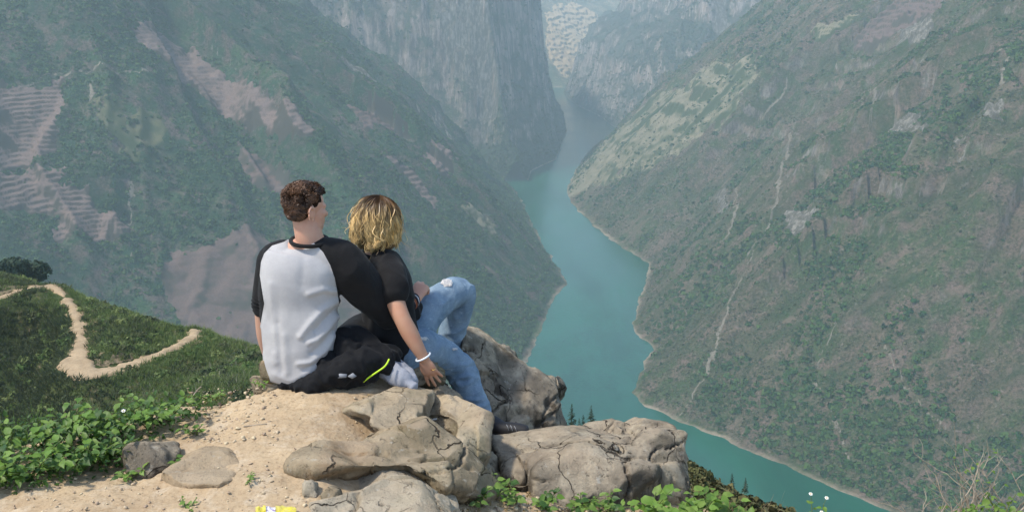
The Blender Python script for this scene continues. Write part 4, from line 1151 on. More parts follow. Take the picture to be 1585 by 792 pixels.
rock('small_rock', [[(558, 770, 2.98), (575, 766, 3.0), (592, 772, 2.98), (586, 784, 2.91), (566, 784, 2.91)]], M_rk3, 'thin stone chip lying on the flat rock', 0.006, 0.004, 14, 1, .2, 0.05, 1, block=0.25, snap=True)
rock('ledge_rock', [[(596, 560, 4.12), (640, 548, 4.2), (690, 552, 4.24), (700, 590, 4.08), (650, 596, 4.02), (606, 590, 4.02)]], M_rk4, 'shaded rock the woman sits on', 0.014, 0.014, 15, 1, 1, 0.4, 2)
rock('ledge_rock', [[(700, 560, 4.5), (730, 560, 4.5), (760, 600, 4.44), (764, 650, 4.3), (740, 668, 4.2), (700, 640, 4.2)]], M_rk2, 'dark rock in the gap under the woman\'s knees', 0.016, 0.03, 17, 1, 1, 0.3, 1)
rock('ledge_rock', [[(420, 612, 4.0), (440, 560, 4.2), (560, 545, 4.3), (620, 560, 4.25), (600, 600, 4.05), (520, 612, 3.95)]], M_rk1, 'rock slab the man sits on', 0.018, 0.012, 18, 1, 1, 0.5, 2)

# loose stones on the path: far too many to count
def pebble(seed, mat):
    g = np.random.default_rng(seed)
    P = g.normal(size=(11, 3)); P /= np.linalg.norm(P, axis=1)[:, None]
    P *= np.array((1, 0.7+0.3*g.random(), 0.45+0.3*g.random()))
    V, F = hull(P)
    return mesh_np('pebble', V, F, mat, False)
n_ = N('pebble_stone', 0.9, 0.15); n_.col(rnd_col(n_, (0.46, 0.36, 0.245), 0.3)); M_peb = n_.m
pp = [pebble(k, M_peb) for k in range(8)]
g = np.random.default_rng(5)
PX, PS = [], []
def peb(u0, u1, v0, v1, n, s0, s1, zf=None, pw=3.0):
    for _ in range(n):
        u = u0+(u1-u0)*g.random(); v = v0+(v1-v0)*g.random()
        p = gpt(u, v)
        s = s0+(s1-s0)*g.random()**pw
        PX.append((p[0], p[1], p[2]+0.2*s)); PS.append(s)
peb(290, 430, 600, 690, 420, 0.002, 0.013)
peb(300, 660, 600, 790, 700, 0.0015, 0.006)
peb(0, 480, 715, 800, 420, 0.002, 0.010)
peb(655, 700, 640, 680, 90, 0.004, 0.012)
peb(660, 1080, 745, 800, 420, 0.003, 0.018)
peb(540, 680, 610, 690, 160, 0.002, 0.009)
stones = scatter('loose_stones', np.array(PX), g.random(len(PX))*6.28, np.array(PS), pp)
tag(stones, 'loose stones and grit scattered over the path', 'stones', None, 'stuff')
print('rocks done', round(time.time()-_T0, 1))
# ================================================================== the couple
def unit(v):
    v = np.asarray(v, float); return v/np.linalg.norm(v)
def cr(P, k=4):
    """Catmull-Rom resampling of rows"""
    P = np.asarray(P, float); out = []
    for i in range(len(P)-1):
        p0 = P[max(i-1, 0)]; p1 = P[i]; p2 = P[i+1]; p3 = P[min(i+2, len(P)-1)]
        for t in np.arange(k)/k:
            out.append(0.5*((2*p1)+(-p0+p2)*t+(2*p0-5*p1+4*p2-p3)*t*t+(-p0+3*p1-3*p2+p3)*t**3))
    out.append(P[-1])
    return np.array(out)
def loft(rows, right=None, n=24, ex=2.0, k=4, cap=True):
    """rows: x, y, z, rx, ry ; right: preferred direction of rx"""
    R = cr(rows, k); m = len(R)
    P = R[:, :3]; T = np.gradient(P, axis=0); T /= np.linalg.norm(T, axis=1)[:, None]
    ref = np.array(right if right is not None else (1, 0.13, 0.21), float)
    a = np.arange(n)*2*math.pi/n
    ca, sa = np.cos(a), np.sin(a)
    ca = np.sign(ca)*np.abs(ca)**(2/ex); sa = np.sign(sa)*np.abs(sa)**(2/ex)
    V = []
    rings = []
    for i in range(m):
        r = ref - T[i]*(ref@T[i])
        if np.linalg.norm(r) < 0.15: r = np.cross(T[i], (0.3, 0.9, 0.2))
        r = unit(r); u = np.cross(T[i], r)
        if right is None: ref = r
        rings.append((P[i], r, u, T[i], max(R[i, 3], 1e-4), max(R[i, 4], 1e-4)))
    def add(c, r, u, rx, ry):
        V.append(c + np.outer(ca*rx, r) + np.outer(sa*ry, u))
    if cap:
        c, r, u, t, rx, ry = rings[0]
        for q in (80, 50, 25):
            q = math.radians(q); add(c - t*min(rx, ry)*math.sin(q), r, u, rx*math.cos(q), ry*math.cos(q))
    for c, r, u, t, rx, ry in rings: add(c, r, u, rx, ry)
    if cap:
        c, r, u, t, rx, ry = rings[-1]
        for q in (25, 50, 80):
            q = math.radians(q); add(c + t*min(rx, ry)*math.sin(q), r, u, rx*math.cos(q), ry*math.cos(q))
    nr = len(V); V = np.vstack(V)
    F = np.array([(i*n+j, i*n+(j+1) % n, (i+1)*n+(j+1) % n, (i+1)*n+j) for i in range(nr-1) for j in range(n)])
    V = np.vstack((V, V[:n].mean(0), V[-n:].mean(0)))
    T3 = np.array([((j+1) % n, j, nr*n) for j in range(n)] + [((nr-1)*n+j, (nr-1)*n+(j+1) % n, nr*n+1) for j in range(n)])
    return V, [F, T3]
def px(*rows):
    """rows of (u, v, Y, rx[, ry]) -> x y z rx ry"""
    return [tuple(at(*r[:3])) + ((r[3], r[3]) if len(r) == 4 else (r[3], r[4])) for r in rows]
def limb(*rows, **kw):
    return loft(px(*rows), **kw)
def blob(c, rad, F=(0, 1, 0), U=(0, 0, 1), n=14):
    F = unit(F); U = unit(np.asarray(U)-F*(np.asarray(U)@F)); R = np.cross(F, U)
    th = np.linspace(0, math.pi, n)[1:-1]; ph = np.arange(2*n)*math.pi/n
    V = [(math.sin(t)*math.cos(p), math.sin(t)*math.sin(p), math.cos(t)) for t in th for p in ph]
    V = np.array(V+[(0, 0, 1), (0, 0, -1)]); m = 2*n
    Fq = np.array([(i*m+j, (i+1)*m+j, (i+1)*m+(j+1) % m, i*m+(j+1) % m) for i in range(len(th)-1) for j in range(m)])
    k = len(th)*m
    Ft = np.array([(k, j, (j+1) % m) for j in range(m)]+[(k+1, (len(th)-1)*m+(j+1) % m, (len(th)-1)*m+j) for j in range(m)])
    W = np.asarray(c) + np.outer(V[:, 0]*rad[0], R) + np.outer(V[:, 1]*rad[1], F) + np.outer(V[:, 2]*rad[2], U)
    return W, [Fq, Ft]
def make(name, L, vox, mat, parent, sm=2, disp=None, label=None, fac=0.5):
    V, F = join_vf(L)
    me = remesh(V, F, vox, sm, fac)
    P = get_np(me)
    if disp is not None:
        P = P + normals(me)*disp(P)[:, None]
    base = np.array(parent.location) if parent is not None else np.zeros(3)
    pr = parent
    while pr is not None and pr.parent is not None:
        pr = pr.parent; base = base + np.array(pr.location)
    me.vertices.foreach_set('co', (P-base).astype(np.float32).ravel()); me.update()
    me.name = name; me.materials.clear()
    for m_ in (mat if isinstance(mat, list) else [mat]): me.materials.append(m_)
    me.polygons.foreach_set('use_smooth', np.ones(len(me.polygons), bool))
    o = obj(name, me, parent)
    if label: o['label'] = label
    return o
def world_base(o):
    b = np.zeros(3)
    while o is not None:
        b = b+np.array(o.location); o = o.parent
    return b
def plain(name, V, F, mat, parent, smooth_shade=True, label=None):
    o = obj(name, mesh_np(name, np.asarray(V)-world_base(parent), F, mat, smooth_shade), parent)
    if label: o['label'] = label
    return o
def folds(P, d, freq, amp, seed, sharp=1.0, warp=0.6):
    """cloth creases running along direction d"""
    d = unit(d); a = unit(np.cross(d, (0.31, 0.77, 0.55))); b = np.cross(d, a)
    q = np.stack((P@a*freq, P@b*freq, P@d*freq*0.28), 1)
    w = warp*np.stack([fbm3(P, freq*0.45, 2, seed+k*7) for k in range(3)], 1)
    q = q+w
    r = 1-np.abs(noise3(q[:, 0], q[:, 1], q[:, 2], seed))*2
    r2 = noise3(q[:, 0]*2.1, q[:, 1]*2.1, q[:, 2]*2.1, seed+3)
    return amp*(np.sign(r)*np.abs(r)**sharp*0.7+0.35*r2)
def finger(base, d, nrm, lens, r, curl):
    """three joints; curl in radians at each knuckle, bending towards -nrm"""
    pts = [np.asarray(base, float)]; dd = unit(d)
    ax = unit(np.cross(nrm, dd)); rows = []
    rr = [r*1.05, r, r*0.92, r*0.75]
    for i, L in enumerate(lens):
        c, s = math.cos(curl[i]), math.sin(curl[i])
        dd = unit(dd*c + np.cross(ax, dd)*s)
        pts.append(pts[-1]+dd*L)
    rows = [tuple(p)+(q, q*0.92) for p, q in zip(pts, rr)]
    return loft(rows, n=10, k=3)
def hand(wrist, d, nrm, side, S=1.0, curl=(0.35, 0.4, 0.3), spread=0.10, thumb=0.7):
    """wrist point, direction of the fingers, back-of-hand normal, side of the thumb (+1/-1)"""
    d = unit(d); nrm = unit(nrm-d*(np.asarray(nrm)@d)); sd = np.cross(d, nrm)*side
    w = np.asarray(wrist, float); L = []
    L.append(loft([tuple(w - d*0.02*S)+(0.026*S, 0.019*S), tuple(w+d*0.012*S)+(0.028*S, 0.018*S), tuple(w+d*0.045*S)+(0.038*S, 0.016*S), tuple(w+d*0.078*S)+(0.040*S, 0.013*S)], right=sd, n=16, ex=2.4))
    for i, (o, ln) in enumerate(((0.029, 0.92), (0.010, 1.0), (-0.010, 0.94), (-0.028, 0.74))):
        b = w + d*(0.080-0.006*abs(i-1))*S + sd*o*S
        dd = d + sd*(o/0.03)*spread
        k = 1+0.12*(i-1)
        L.append(finger(b - unit(dd)*0.014*S, dd, nrm, [0.052*ln*S, 0.028*ln*S, 0.022*ln*S], 0.0088*S, [c*k for c in curl]))
    b = w + d*0.022*S + sd*0.024*S
    td = d*math.cos(thumb)+sd*math.sin(thumb)-nrm*0.2
    L.append(finger(b, td, unit(nrm*0.6+sd*0.8), [0.040*S, 0.030*S, 0.024*S], 0.0105*S, [0.1, 0.25, 0.2]))
    return L
def hair_obj(name, paths, rad, mat, parent, rnd=None, taper=0.15, seed=3):
    """paths: (n, m, 3) -> thin ribbons carrying fraction-along and tint attributes"""
    g = np.random.default_rng(seed)
    n, m, _ = paths.shape
    T = np.gradient(paths, axis=1); T /= np.linalg.norm(T, axis=2)[..., None]+1e-9
    a = np.cross(T, unit(np.array((0.1, 1.0, -0.25)))+0.6*g.normal(size=(n, 1, 3))); a /= np.linalg.norm(a, axis=2)[..., None]+1e-9
    f = np.linspace(0, 1, m)
    r = np.asarray(rad)[:, None]*(1-(1-taper)*f**3)[None]
    V = np.stack((paths-r[..., None]*a, paths+r[..., None]*a), 2).reshape(-1, 3)
    i = (np.arange(n)[:, None]*m*2 + np.arange(m-1)[None]*2).ravel()
    F = np.stack((i, i+1, i+3, i+2), 1)
    me = mesh_np(name, V-world_base(parent), F, mat)
    vattr(me, 'along', np.repeat(np.tile(f, n), 2)); vattr(me, 'rnd', np.repeat(rnd if rnd is not None else g.random(n), m*2))
    return obj(name, me, parent)

# ---- materials
def mat_skin(name, c, red=0.5):
    n = N(name, 0.55, 0.35)
    k = n.mix(n.ramp(n.noise(18, 4, 0.6), [(0.35, 0.0), (0.65, red)]), c, (c[0]*0.95, c[1]*0.72, c[2]*0.66))
    n.col(k)
    n.b.inputs['Subsurface Weight'].default_value = 0.12
    n.b.inputs['Subsurface Radius'].default_value = (0.02, 0.007, 0.004)
    n.b.inputs['Subsurface Scale'].default_value = 0.4
    n.bump(n.noise(260, 3, 0.6), 0.12, 0.002)
    return n.m
def mat_cloth(name, c, c2=None, rough=0.9, weave=900, bump=0.3, var=0.3):
    n = N(name, rough, 0.15)
    k = n.mix(n.ramp(n.noise(9, 5, 0.65), [(0.35, 0.0), (0.65, 1.0)]), c, c2 if c2 else tuple(x*0.8 for x in c))
    k = n.mix(n.ramp(n.noise(weave*0.4, 2, 0.6), [(0.4, var), (0.6, 0.0)]), k, tuple(x*0.6 for x in c))
    n.col(k)
    n.b.inputs['Sheen Weight'].default_value = 0.05
    b = n.bump(n.noise(28, 4, 0.6), bump, 0.006)
    n.bump(n.noise(weave, 2, 0.5), 0.2, 0.001, b)
    return n.m
M_skin1 = mat_skin('skin_fair', (0.58, 0.345, 0.245))
M_skin2 = mat_skin('skin_tanned', (0.50, 0.275, 0.175))
M_white = mat_cloth('shirt_white', (0.50, 0.485, 0.475), (0.44, 0.428, 0.43), 0.9, 700, 0.25, 0.15)
M_black = mat_cloth('cotton_black', (0.018, 0.017, 0.017), (0.012, 0.012, 0.013), 0.85, 800, 0.5)
M_nylon = mat_cloth('jacket_nylon', (0.009, 0.0095, 0.011), (0.006, 0.0065, 0.008), 0.75, 900, 0.7)
M_trous = mat_cloth('trousers_black', (0.014, 0.015, 0.016), (0.010, 0.010, 0.011), 0.8, 800, 0.5)
M_grey = mat_cloth('jersey_grey', (0.36, 0.37, 0.41), (0.27, 0.28, 0.32), 0.9, 500, 0.5, 0.4)
n_ = N('denim_blue', 0.9, 0.15)
c_ = n_.mix(n_.ramp(n_.noise(7, 5, 0.65), [(0.36, 0.0), (0.64, 1.0)]), (0.155, 0.225, 0.298), (0.285, 0.370, 0.442))
c_ = n_.mix(n_.ramp(n_.noise(26, 5, 0.7, vec=n_.scale(n_.pos(), (1, 1, 2.2))), [(0.55, 0.0), (0.72, 0.6)]), c_, (0.46, 0.55, 0.62))
c_ = n_.mix(n_.ramp(n_.noise(420, 2, 0.6), [(0.38, 0.45), (0.58, 0.0)]), c_, (0.07, 0.13, 0.21))
n_.col(c_)
b_ = n_.bump(n_.noise(34, 4, 0.6), 0.35, 0.006); n_.bump(n_.noise(500, 2, 0.5), 0.25, 0.001, b_)
M_denim = n_.m
n_ = N('denim_frayed_white', 0.95, 0.1); n_.col(n_.mix(n_.ramp(n_.noise(140, 3, 0.7), [(0.4, 0.0), (0.6, 1.0)]), (0.72, 0.68, 0.62), (0.45, 0.45, 0.47))); M_fray = n_.m
def mat_hair(name, root, tip, lo, hi, vmin=0.6, vmax=1.5):
    n = N(name, 0.42, 0.45)
    c = n.mix(n.ramp(n.attr('along'), [(lo, 0.0), (hi, 1.0)]), root, tip)
    h = n.n('ShaderNodeHueSaturation'); n.l(c, h.inputs['Color'])
    n.l(n.math('ADD', n.math('MULTIPLY', n.attr('rnd'), vmax-vmin), vmin), h.inputs['Value'])
    n.col(h.outputs[0])
    return n.m
M_hairm = mat_hair('hair_brown', (0.040, 0.020, 0.011), (0.125, 0.060, 0.028), 0.2, 0.9, 0.5, 1.7)
M_hairw = mat_hair('hair_blond', (0.120, 0.064, 0.028), (0.78, 0.53, 0.22), 0.20, 0.72, 0.22, 1.5)
n_ = N('hair_under', 0.9, 0.1); n_.col((0.022, 0.012, 0.007)); M_hairu = n_.m
n_ = N('hair_under_fair', 0.6, 0.3); n_.col((0.10, 0.055, 0.025)); M_hairuw = n_.m
n_ = N('piping_lime', 0.5, 0.4); n_.col((0.55, 0.80, 0.03)); M_lime2 = n_.m
n_ = N('bangle_white', 0.35, 0.5); n_.col((0.72, 0.76, 0.80)); M_bang = n_.m
n_ = N('tab_grey', 0.5, 0.3); n_.col((0.24, 0.25, 0.27)); M_tab = n_.m
n_ = N('band_dark', 0.7, 0.3); n_.col((0.03, 0.025, 0.035)); M_band = n_.m
n_ = N('band_rust', 0.7, 0.3); n_.col((0.35, 0.12, 0.06)); M_band2 = n_.m
n_ = N('ring_gold', 0.3, 0.5); n_.col((0.75, 0.5, 0.18)); n_.b.inputs['Metallic'].default_value = 1.0; M_gold = n_.m
n_ = N('shoe_black', 0.6, 0.4); n_.col((0.018, 0.018, 0.020)); M_shoe = n_.m
n_ = N('shoe_sole', 0.7, 0.3); n_.col((0.22, 0.21, 0.20)); M_sole = n_.m

def head(c, F, U, S=1.0, ear=(1, -1)):
    F = unit(F); U = unit(np.asarray(U)-F*(np.asarray(U)@F)); R = np.cross(F, U)
    q = lambda f, u, r: np.asarray(c)+S*(F*f+U*u+R*r)
    L = [blob(q(-0.012, 0.028, 0), (0.072*S, 0.092*S, 0.080*S), F, U),
         blob(q(0.035, -0.030, 0), (0.057*S, 0.056*S, 0.078*S), F, U),
         blob(q(0.052, -0.082, 0), (0.040*S, 0.036*S, 0.028*S), F, U),
         blob(q(0.028, -0.070, 0.030), (0.022*S, 0.045*S, 0.028*S), F, U), blob(q(0.028, -0.070, -0.030), (0.022*S, 0.045*S, 0.028*S), F, U),
         blob(q(0.068, 0.010, 0), (0.050*S, 0.022*S, 0.018*S), F, U),
         blob(q(0.095, -0.030, 0), (0.013*S, 0.020*S, 0.016*S), F, U), blob(q(0.086, -0.008, 0), (0.010*S, 0.014*S, 0.026*S), F, U),
         blob(q(0.086, -0.058, 0), (0.022*S, 0.010*S, 0.007*S), F, U), blob(q(0.084, -0.069, 0), (0.019*S, 0.010*S, 0.007*S), F, U),
         blob(q(0.062, -0.022, 0.034), (0.022*S, 0.020*S, 0.020*S), F, U), blob(q(0.062, -0.022, -0.034), (0.022*S, 0.020*S, 0.020*S), F, U)]
    for s in ear:
        for k in range(9):      # rim of the ear
            a = -0.4+k*0.55
            L.append(blob(q(-0.012+0.016*math.cos(a)-0.004, -0.018+0.028*math.sin(a), s*(0.073+0.006*(1-math.cos(a)))), (0.0055*S, 0.0065*S, 0.0075*S), F, U, 8))
        L.append(blob(q(-0.008, -0.020, s*0.070), (0.006*S, 0.014*S, 0.022*S), F, U, 8))
        L.append(blob(q(-0.002, -0.047, s*0.072), (0.006*S, 0.008*S, 0.009*S), F, U, 8))
    return L, q, (F, U, R)

# ---------------------------------------------------------------- the man
man = empty('person', at_z(492, 596, 0.0)); tag(man, 'person in white shirt with black sleeves, seen from behind, one arm round the other', 'person')
HC = at(473, 321, 4.02)
Lh, hq, (mF, mU, mR) = head(HC, (0.74, 0.66, -0.12), (0.06, 0.10, 1), 0.94)
skin = list(Lh)
skin.append(limb((486, 392, 4.03, 0.075, 0.06), (480, 372, 4.02, 0.060, 0.056), (476, 355, 4.02, 0.056, 0.056), (472, 335, 4.03, 0.054, 0.056)))
skin.append(loft(px((478, 395, 4.02, 0.12, 0.07), (472, 430, 4.0, 0.14, 0.085), (466, 500, 4.0, 0.13, 0.085), (470, 550, 4.0, 0.14, 0.09)), right=(1, 0.1, 0)))
skin.append(limb((421, 402, 4.02, 0.045), (413, 440, 4.02, 0.042), (409, 476, 4.02, 0.038), (409, 490, 4.03, 0.039), (410, 520, 4.05, 0.034), (415, 546, 4.07, 0.026)))
skin += hand(at(415, 548, 4.07), (0.1, 0.15, -1), (-0.7, -0.6, 0.1), 1, 0.95, (0.5, 0.5, 0.3))
skin.append(limb((530, 402, 4.02, 0.05), (565, 445, 4.05, 0.045), (594, 487, 4.10, 0.040), (600, 489, 4.12, 0.041), (618, 478, 4.2, 0.038), (642, 464, 4.30, 0.027)))
skin += hand(at(644, 462, 4.305), (0.10, 0.25, 0.20), (-0.1, -0.9, 0.45), -1, 0.95, (0.55, 0.6, 0.4), 0.06)
man_body = make('body', skin, 0.0042, M_skin1, man, 3)
# shirt: body in white, raglan sleeves and collar in black
sh = [loft(px((470, 380, 4.02, 0.075, 0.06), (470, 392, 4.02, 0.150, 0.085), (466, 410, 4.01, 0.165, 0.108), (464, 435, 4.0, 0.163, 0.116), (463, 470, 4.0, 0.160, 0.115), (464, 505, 3.99, 0.155, 0.120), (464, 540, 3.985, 0.148, 0.125), (463, 568, 3.98, 0.138, 0.125), (461, 583, 3.98, 0.124, 0.118)), right=(1, 0.10, 0), n=40, ex=2.35, cap=False),
      limb((440, 392, 4.02, 0.062), (421, 401, 4.02, 0.058), (413, 430, 4.02, 0.050), (409, 462, 4.02, 0.047), (409, 476, 4.02, 0.045)),
      limb((490, 388, 4.02, 0.07), (522, 400, 4.02, 0.080), (545, 425, 4.04, 0.088), (570, 455, 4.07, 0.076), (590, 480, 4.10, 0.058), (600, 491, 4.115, 0.052))]
V, F = join_vf(sh)
me = remesh(V, F, 0.0055, 6, 0.6)
P = get_np(me)
def raglan(P):
    """positive on the sleeves and shoulders, negative on the white body (seen from the back)"""
    uv = project(P); u, v = uv[:, 0], uv[:, 1]
    xr = np.interp(v, [366, 374, 390, 410, 430, 450, 470, 500], [478, 484, 500, 511, 518, 522, 525, 526])
    xl = np.interp(v, [366, 374, 380, 392, 405, 425, 445, 470, 600], [452, 440, 421, 409, 404, 402, 405, 409, 385])
    s = np.maximum(u-xr, xl-u)
    return s
uvp = project(P)
cloth = folds(P, (0.9, 0.1, 0.55), 10, 0.0055, 21, 1.3)*smooth(0.40, 0.2, P[:, 2]) + folds(P, (0.5, 0.2, 0.8), 7, 0.004, 25)
cloth += 0.006*fbm3(P, 6, 2, 27)
def crease(pts, w, a):
    d = np.full(len(P), 1e9)
    for (u0, v0), (u1, v1) in zip(pts[:-1], pts[1:]):
        tt = np.clip(((uvp[:, 0]-u0)*(u1-u0)+(uvp[:, 1]-v0)*(v1-v0))/((u1-u0)**2+(v1-v0)**2), 0, 1)
        d = np.minimum(d, np.hypot(uvp[:, 0]-u0-tt*(u1-u0), uvp[:, 1]-v0-tt*(v1-v0)))
    return 0.75*a*np.exp(-(d/w)**2)*(P[:, 1] < 4.05)
for pts, w, a in [([(523, 452), (500, 448), (478, 455)], 5, 0.012), ([(522, 465), (500, 478), (480, 500), (465, 520)], 5, 0.013), ([(520, 478), (505, 492), (488, 510)], 4, -0.012), ([(520, 490), (508, 508), (490, 525), (478, 530)], 4, 0.012),
                  ([(516, 512), (500, 530), (482, 545)], 4, -0.010), ([(514, 520), (502, 543), (480, 560), (462, 562)], 4, 0.011), ([(508, 545), (490, 562), (470, 572)], 4, -0.009), ([(420, 440), (424, 500), (428, 560)], 6, 0.006), ([(440, 520), (444, 575)], 6, 0.006), ([(430, 500), (436, 575)], 5, -0.006), ([(470, 400), (468, 440)], 7, -0.004), ([(405, 470), (420, 505), (425, 540)], 5, -0.005)]:
    cloth += crease(pts, w, a)
sle = smooth(520, 545, uvp[:, 0])
cloth += sle*folds(P, (0.55, 0.1, -0.8), 12, 0.010, 29, 1.3)
cuff = np.exp(-((uvp[:, 1]-470)/9)**2)*smooth(409, 403, uvp[:, 0])
cloth += cuff*0.005*np.sin(P[:, 2]*420)
P = P + normals(me)*cloth[:, None]
rs = raglan(P); e = 0.25
gx = np.stack([(raglan(P+np.eye(3)[k]*1e-4)-rs)/1e-4 for k in range(3)], 1)
g2 = (gx**2).sum(1); dist = rs/np.sqrt(g2+1e-9)
near = (np.abs(dist) < 0.004) & (P[:, 1] < 4.12)
P[near] -= (gx[near]*rs[near, None])/g2[near, None]
rs = raglan(P)
base = np.array(man.location)
Fq = np.array([p.vertices[:] for p in me.polygons if len(p.vertices) == 4])
fm = rs[Fq].mean(1); side = project(P)[:, 0][Fq].mean(1) > 462
def sub(mask, name, mat, parent, label=None):
    f = Fq[mask]; us = np.zeros(len(P), bool); us[f.ravel()] = True
    o = obj(name, mesh_np(name, P[us]-world_base(parent), (np.cumsum(us)-1)[f], mat), parent)
    if label: o['label'] = label
    return o
shirt = sub(fm <= 0, 'shirt', M_white, man, 'white back panel of the shirt')
sub((fm > 0) & side, 'sleeve', M_black, shirt, 'black sleeve reaching behind the other person')
sub((fm > 0) & ~side, 'sleeve', M_black, shirt, 'black sleeve on the arm hanging down')
bpy.data.meshes.remove(me)
# collar band and hem
def tube(pts, r, mat, name, parent, closed=False, n=10, label=None, k=5, flat=1.0):
    pts = np.asarray(pts, float)
    if closed: pts = np.vstack((pts, pts[:1]))
    V, F = loft([tuple(p)+(r, r*flat) for p in pts], n=n, k=k)
    return plain(name, V, F, mat, parent, True, label)
ang = np.linspace(0, 2*math.pi, 25)[:-1]
cc = at(479, 373.5, 4.015)
tube([cc+np.array((0.076*math.cos(a), 0.069*math.sin(a), 0.004+0.008*math.sin(a)-0.002*math.cos(a))) for a in ang], 0.0085, M_black, 'collar', shirt, True)
hem = [(419, 578, 3.93), (421, 584, 3.885), (435, 588, 3.862), (452, 589, 3.856), (470, 586, 3.857), (486, 578, 3.868), (498, 567, 3.89), (507, 556, 3.92)]
# man's hair
g = np.random.default_rng(31)
hb = [blob(hq(-0.016, 0.034, 0), (0.0695, 0.086, 0.0695), mF, mU), blob(hq(-0.040, -0.006, 0), (0.060, 0.052, 0.052), mF, mU), blob(hq(0.028, 0.064, 0), (0.050, 0.045, 0.034), mF, mU)]
hair = make('hair', hb, 0.005, M_hairu, man, 2, lambda P: 0.004*fbm3(P, 40, 3, 5))
n_s = 7500
d = g.normal(size=(n_s*4, 3)); d /= np.linalg.norm(d, axis=1)[:, None]       # local: r, f, u
ok = ((d[:, 2] > -0.55) | ((d[:, 1] < -0.25) & (d[:, 2] > -0.86))) & ~((d[:, 1] > 0.30) & (d[:, 2] < 0.42)) & ~((d[:, 2] < -0.2) & (d[:, 1] > -0.15)) & ~((np.abs(d[:, 0]) > 0.75) & (d[:, 1] > 0.0) & (d[:, 2] < 0.15))
d = d[ok][:n_s]; n_s = len(d)
from mathutils.bvhtree import BVHTree
_bt = BVHTree.FromPolygons([Vector(x.co)+Vector(world_base(hair)) for x in hair.data.vertices], [p.vertices[:] for p in hair.data.polygons])
_c = hq(-0.022, 0.02, 0); root = np.zeros((n_s, 3)); okr = np.ones(n_s, bool)
for i in range(n_s):
    w_ = d[i, 0]*mR+d[i, 1]*mF+d[i, 2]*mU
    h_ = _bt.ray_cast(Vector(_c+w_*0.2), Vector(-w_))
    if h_[0] is None: okr[i] = False; continue
    q_ = np.array(h_[0])-HC+w_*(0.0015 if d[i, 2] < 0.1 else -0.002); root[i] = (q_@mR, q_@mF+0.014, q_@mU-0.033)
root, d = root[okr], d[okr]; n_s = len(d)
low = smooth(0.40, -0.25, d[:, 2])
tint = np.clip(0.5+1.6*fbm3(root, 30, 2, 47)+0.25*g.normal(size=n_s), 0, 1)
ln = (0.022*(1-0.55*low))*(0.6+0.7*g.random(n_s))
clump = np.stack([fbm3(root, 20, 1, 41+k) for k in range(3)], 1)
flow = np.stack((0.3*d[:, 0]+2.2*clump[:, 0], 0.15+2.2*clump[:, 1], -0.7*low+0.6*clump[:, 2]), 1)
flow -= d*(flow*d).sum(1)[:, None]
flow /= np.linalg.norm(flow, axis=1)[:, None]+0.25
t = np.linspace(0, 1, 7)
lift = (0.30*(1-low)+0.12)*(0.5+0.9*g.random(n_s))
arch = np.sin(t*2.2)[None, :]*lift[:, None]
path = root[:, None] + ln[:, None, None]*(t[None, :, None]*flow[:, None]*0.9 + arch[..., None]*d[:, None])
path += (0.0035*np.sin(t[None]*7+g.random(n_s)[:, None]*6.28))[..., None]*np.cross(d, flow)[:, None]*(1-low)[:, None, None]
Wp = HC + (path[..., 0:1]*mR + (path[..., 1:2]-0.014)*mF + (path[..., 2:3]+0.033)*mU)
hair_obj('hair_locks', Wp, 0.0013*(0.7+0.6*g.random(n_s)), M_hairm, hair, tint)
# trousers
make('trousers', [loft(px((470, 540, 4.03, 0.14, 0.10), (472, 565, 4.03, 0.155, 0.12), (474, 588, 4.0, 0.145, 0.11)), right=(1, 0.1, 0)),
     limb((520, 560, 4.05, 0.095), (545, 530, 4.2, 0.092), (572, 508, 4.42, 0.080), (574, 525, 4.50, 0.066), (570, 590, 4.55, 0.055)),
     limb((440, 562, 4.05, 0.085), (445, 535, 4.25, 0.085), (450, 520, 4.45, 0.075), (452, 560, 4.5, 0.06))], 0.008, M_trous, man, 3,
     lambda P: folds(P, (0.7, 0.6, 0.1), 11, 0.006, 61, 1.2))
# bracelets on the wrist round the woman's waist
for k, (f, m_, r) in enumerate(((0.10, M_band, 0.0042), (0.28, M_band2, 0.0036), (0.45, M_band, 0.0045), (0.62, M_bang, 0.0022), (0.75, M_band, 0.0036))):
    a0 = at(632, 470, 4.262); a1 = at(645, 462, 4.31); c = a0+(a1-a0)*f; ax = unit(a1-a0)
    s1 = unit(np.cross(ax, (0, 0, 1))); s2 = np.cross(ax, s1)
    rr = 0.0345-0.004*f
    tube([c+rr*(math.cos(a)*s1+math.sin(a)*s2)+ax*0.003*math.sin(a*2+k) for a in ang[::2]], r, m_, 'bracelet', man, True, 6, None, 3)
print('man done', round(time.time()-_T0, 1))

# ---------------------------------------------------------------- jacket and grey jersey lying beside him
jk = empty('jacket', at_z(520, 600, 0.0)); tag(jk, 'black jacket with lime piping bunched on the ground behind the couple', 'jacket')
jacket_rows = [limb((446, 590, 3.90, 0.034), (470, 600, 3.85, 0.034), (500, 585, 3.87, 0.050), (535, 572, 3.88, 0.058), (570, 560, 3.92, 0.056), (600, 552, 4.0, 0.05)),
     limb((530, 520, 4.0, 0.040), (540, 545, 3.96, 0.052), (552, 567, 3.91, 0.048), (560, 580, 3.885, 0.034)),
     limb((552, 522, 4.02, 0.045), (575, 546, 3.98, 0.048), (590, 558, 3.94, 0.042), (596, 566, 3.92, 0.030)),
     limb((505, 560, 3.93, 0.05), (515, 582, 3.88, 0.045), (548, 588, 3.875, 0.026), (575, 584, 3.885, 0.022)),
     limb((445, 588, 3.93, 0.022), (462, 597, 3.89, 0.022), (470, 606, 3.85, 0.015))]
make('shell', jacket_rows, 0.0065, M_nylon, jk, 3, lambda P: folds(P, (0.8, -0.2, -0.5), 15, 0.014, 71, 1.0, 0.8)+folds(P, (0.45, 0.1, -0.85), 26, 0.010, 75, 0.8))
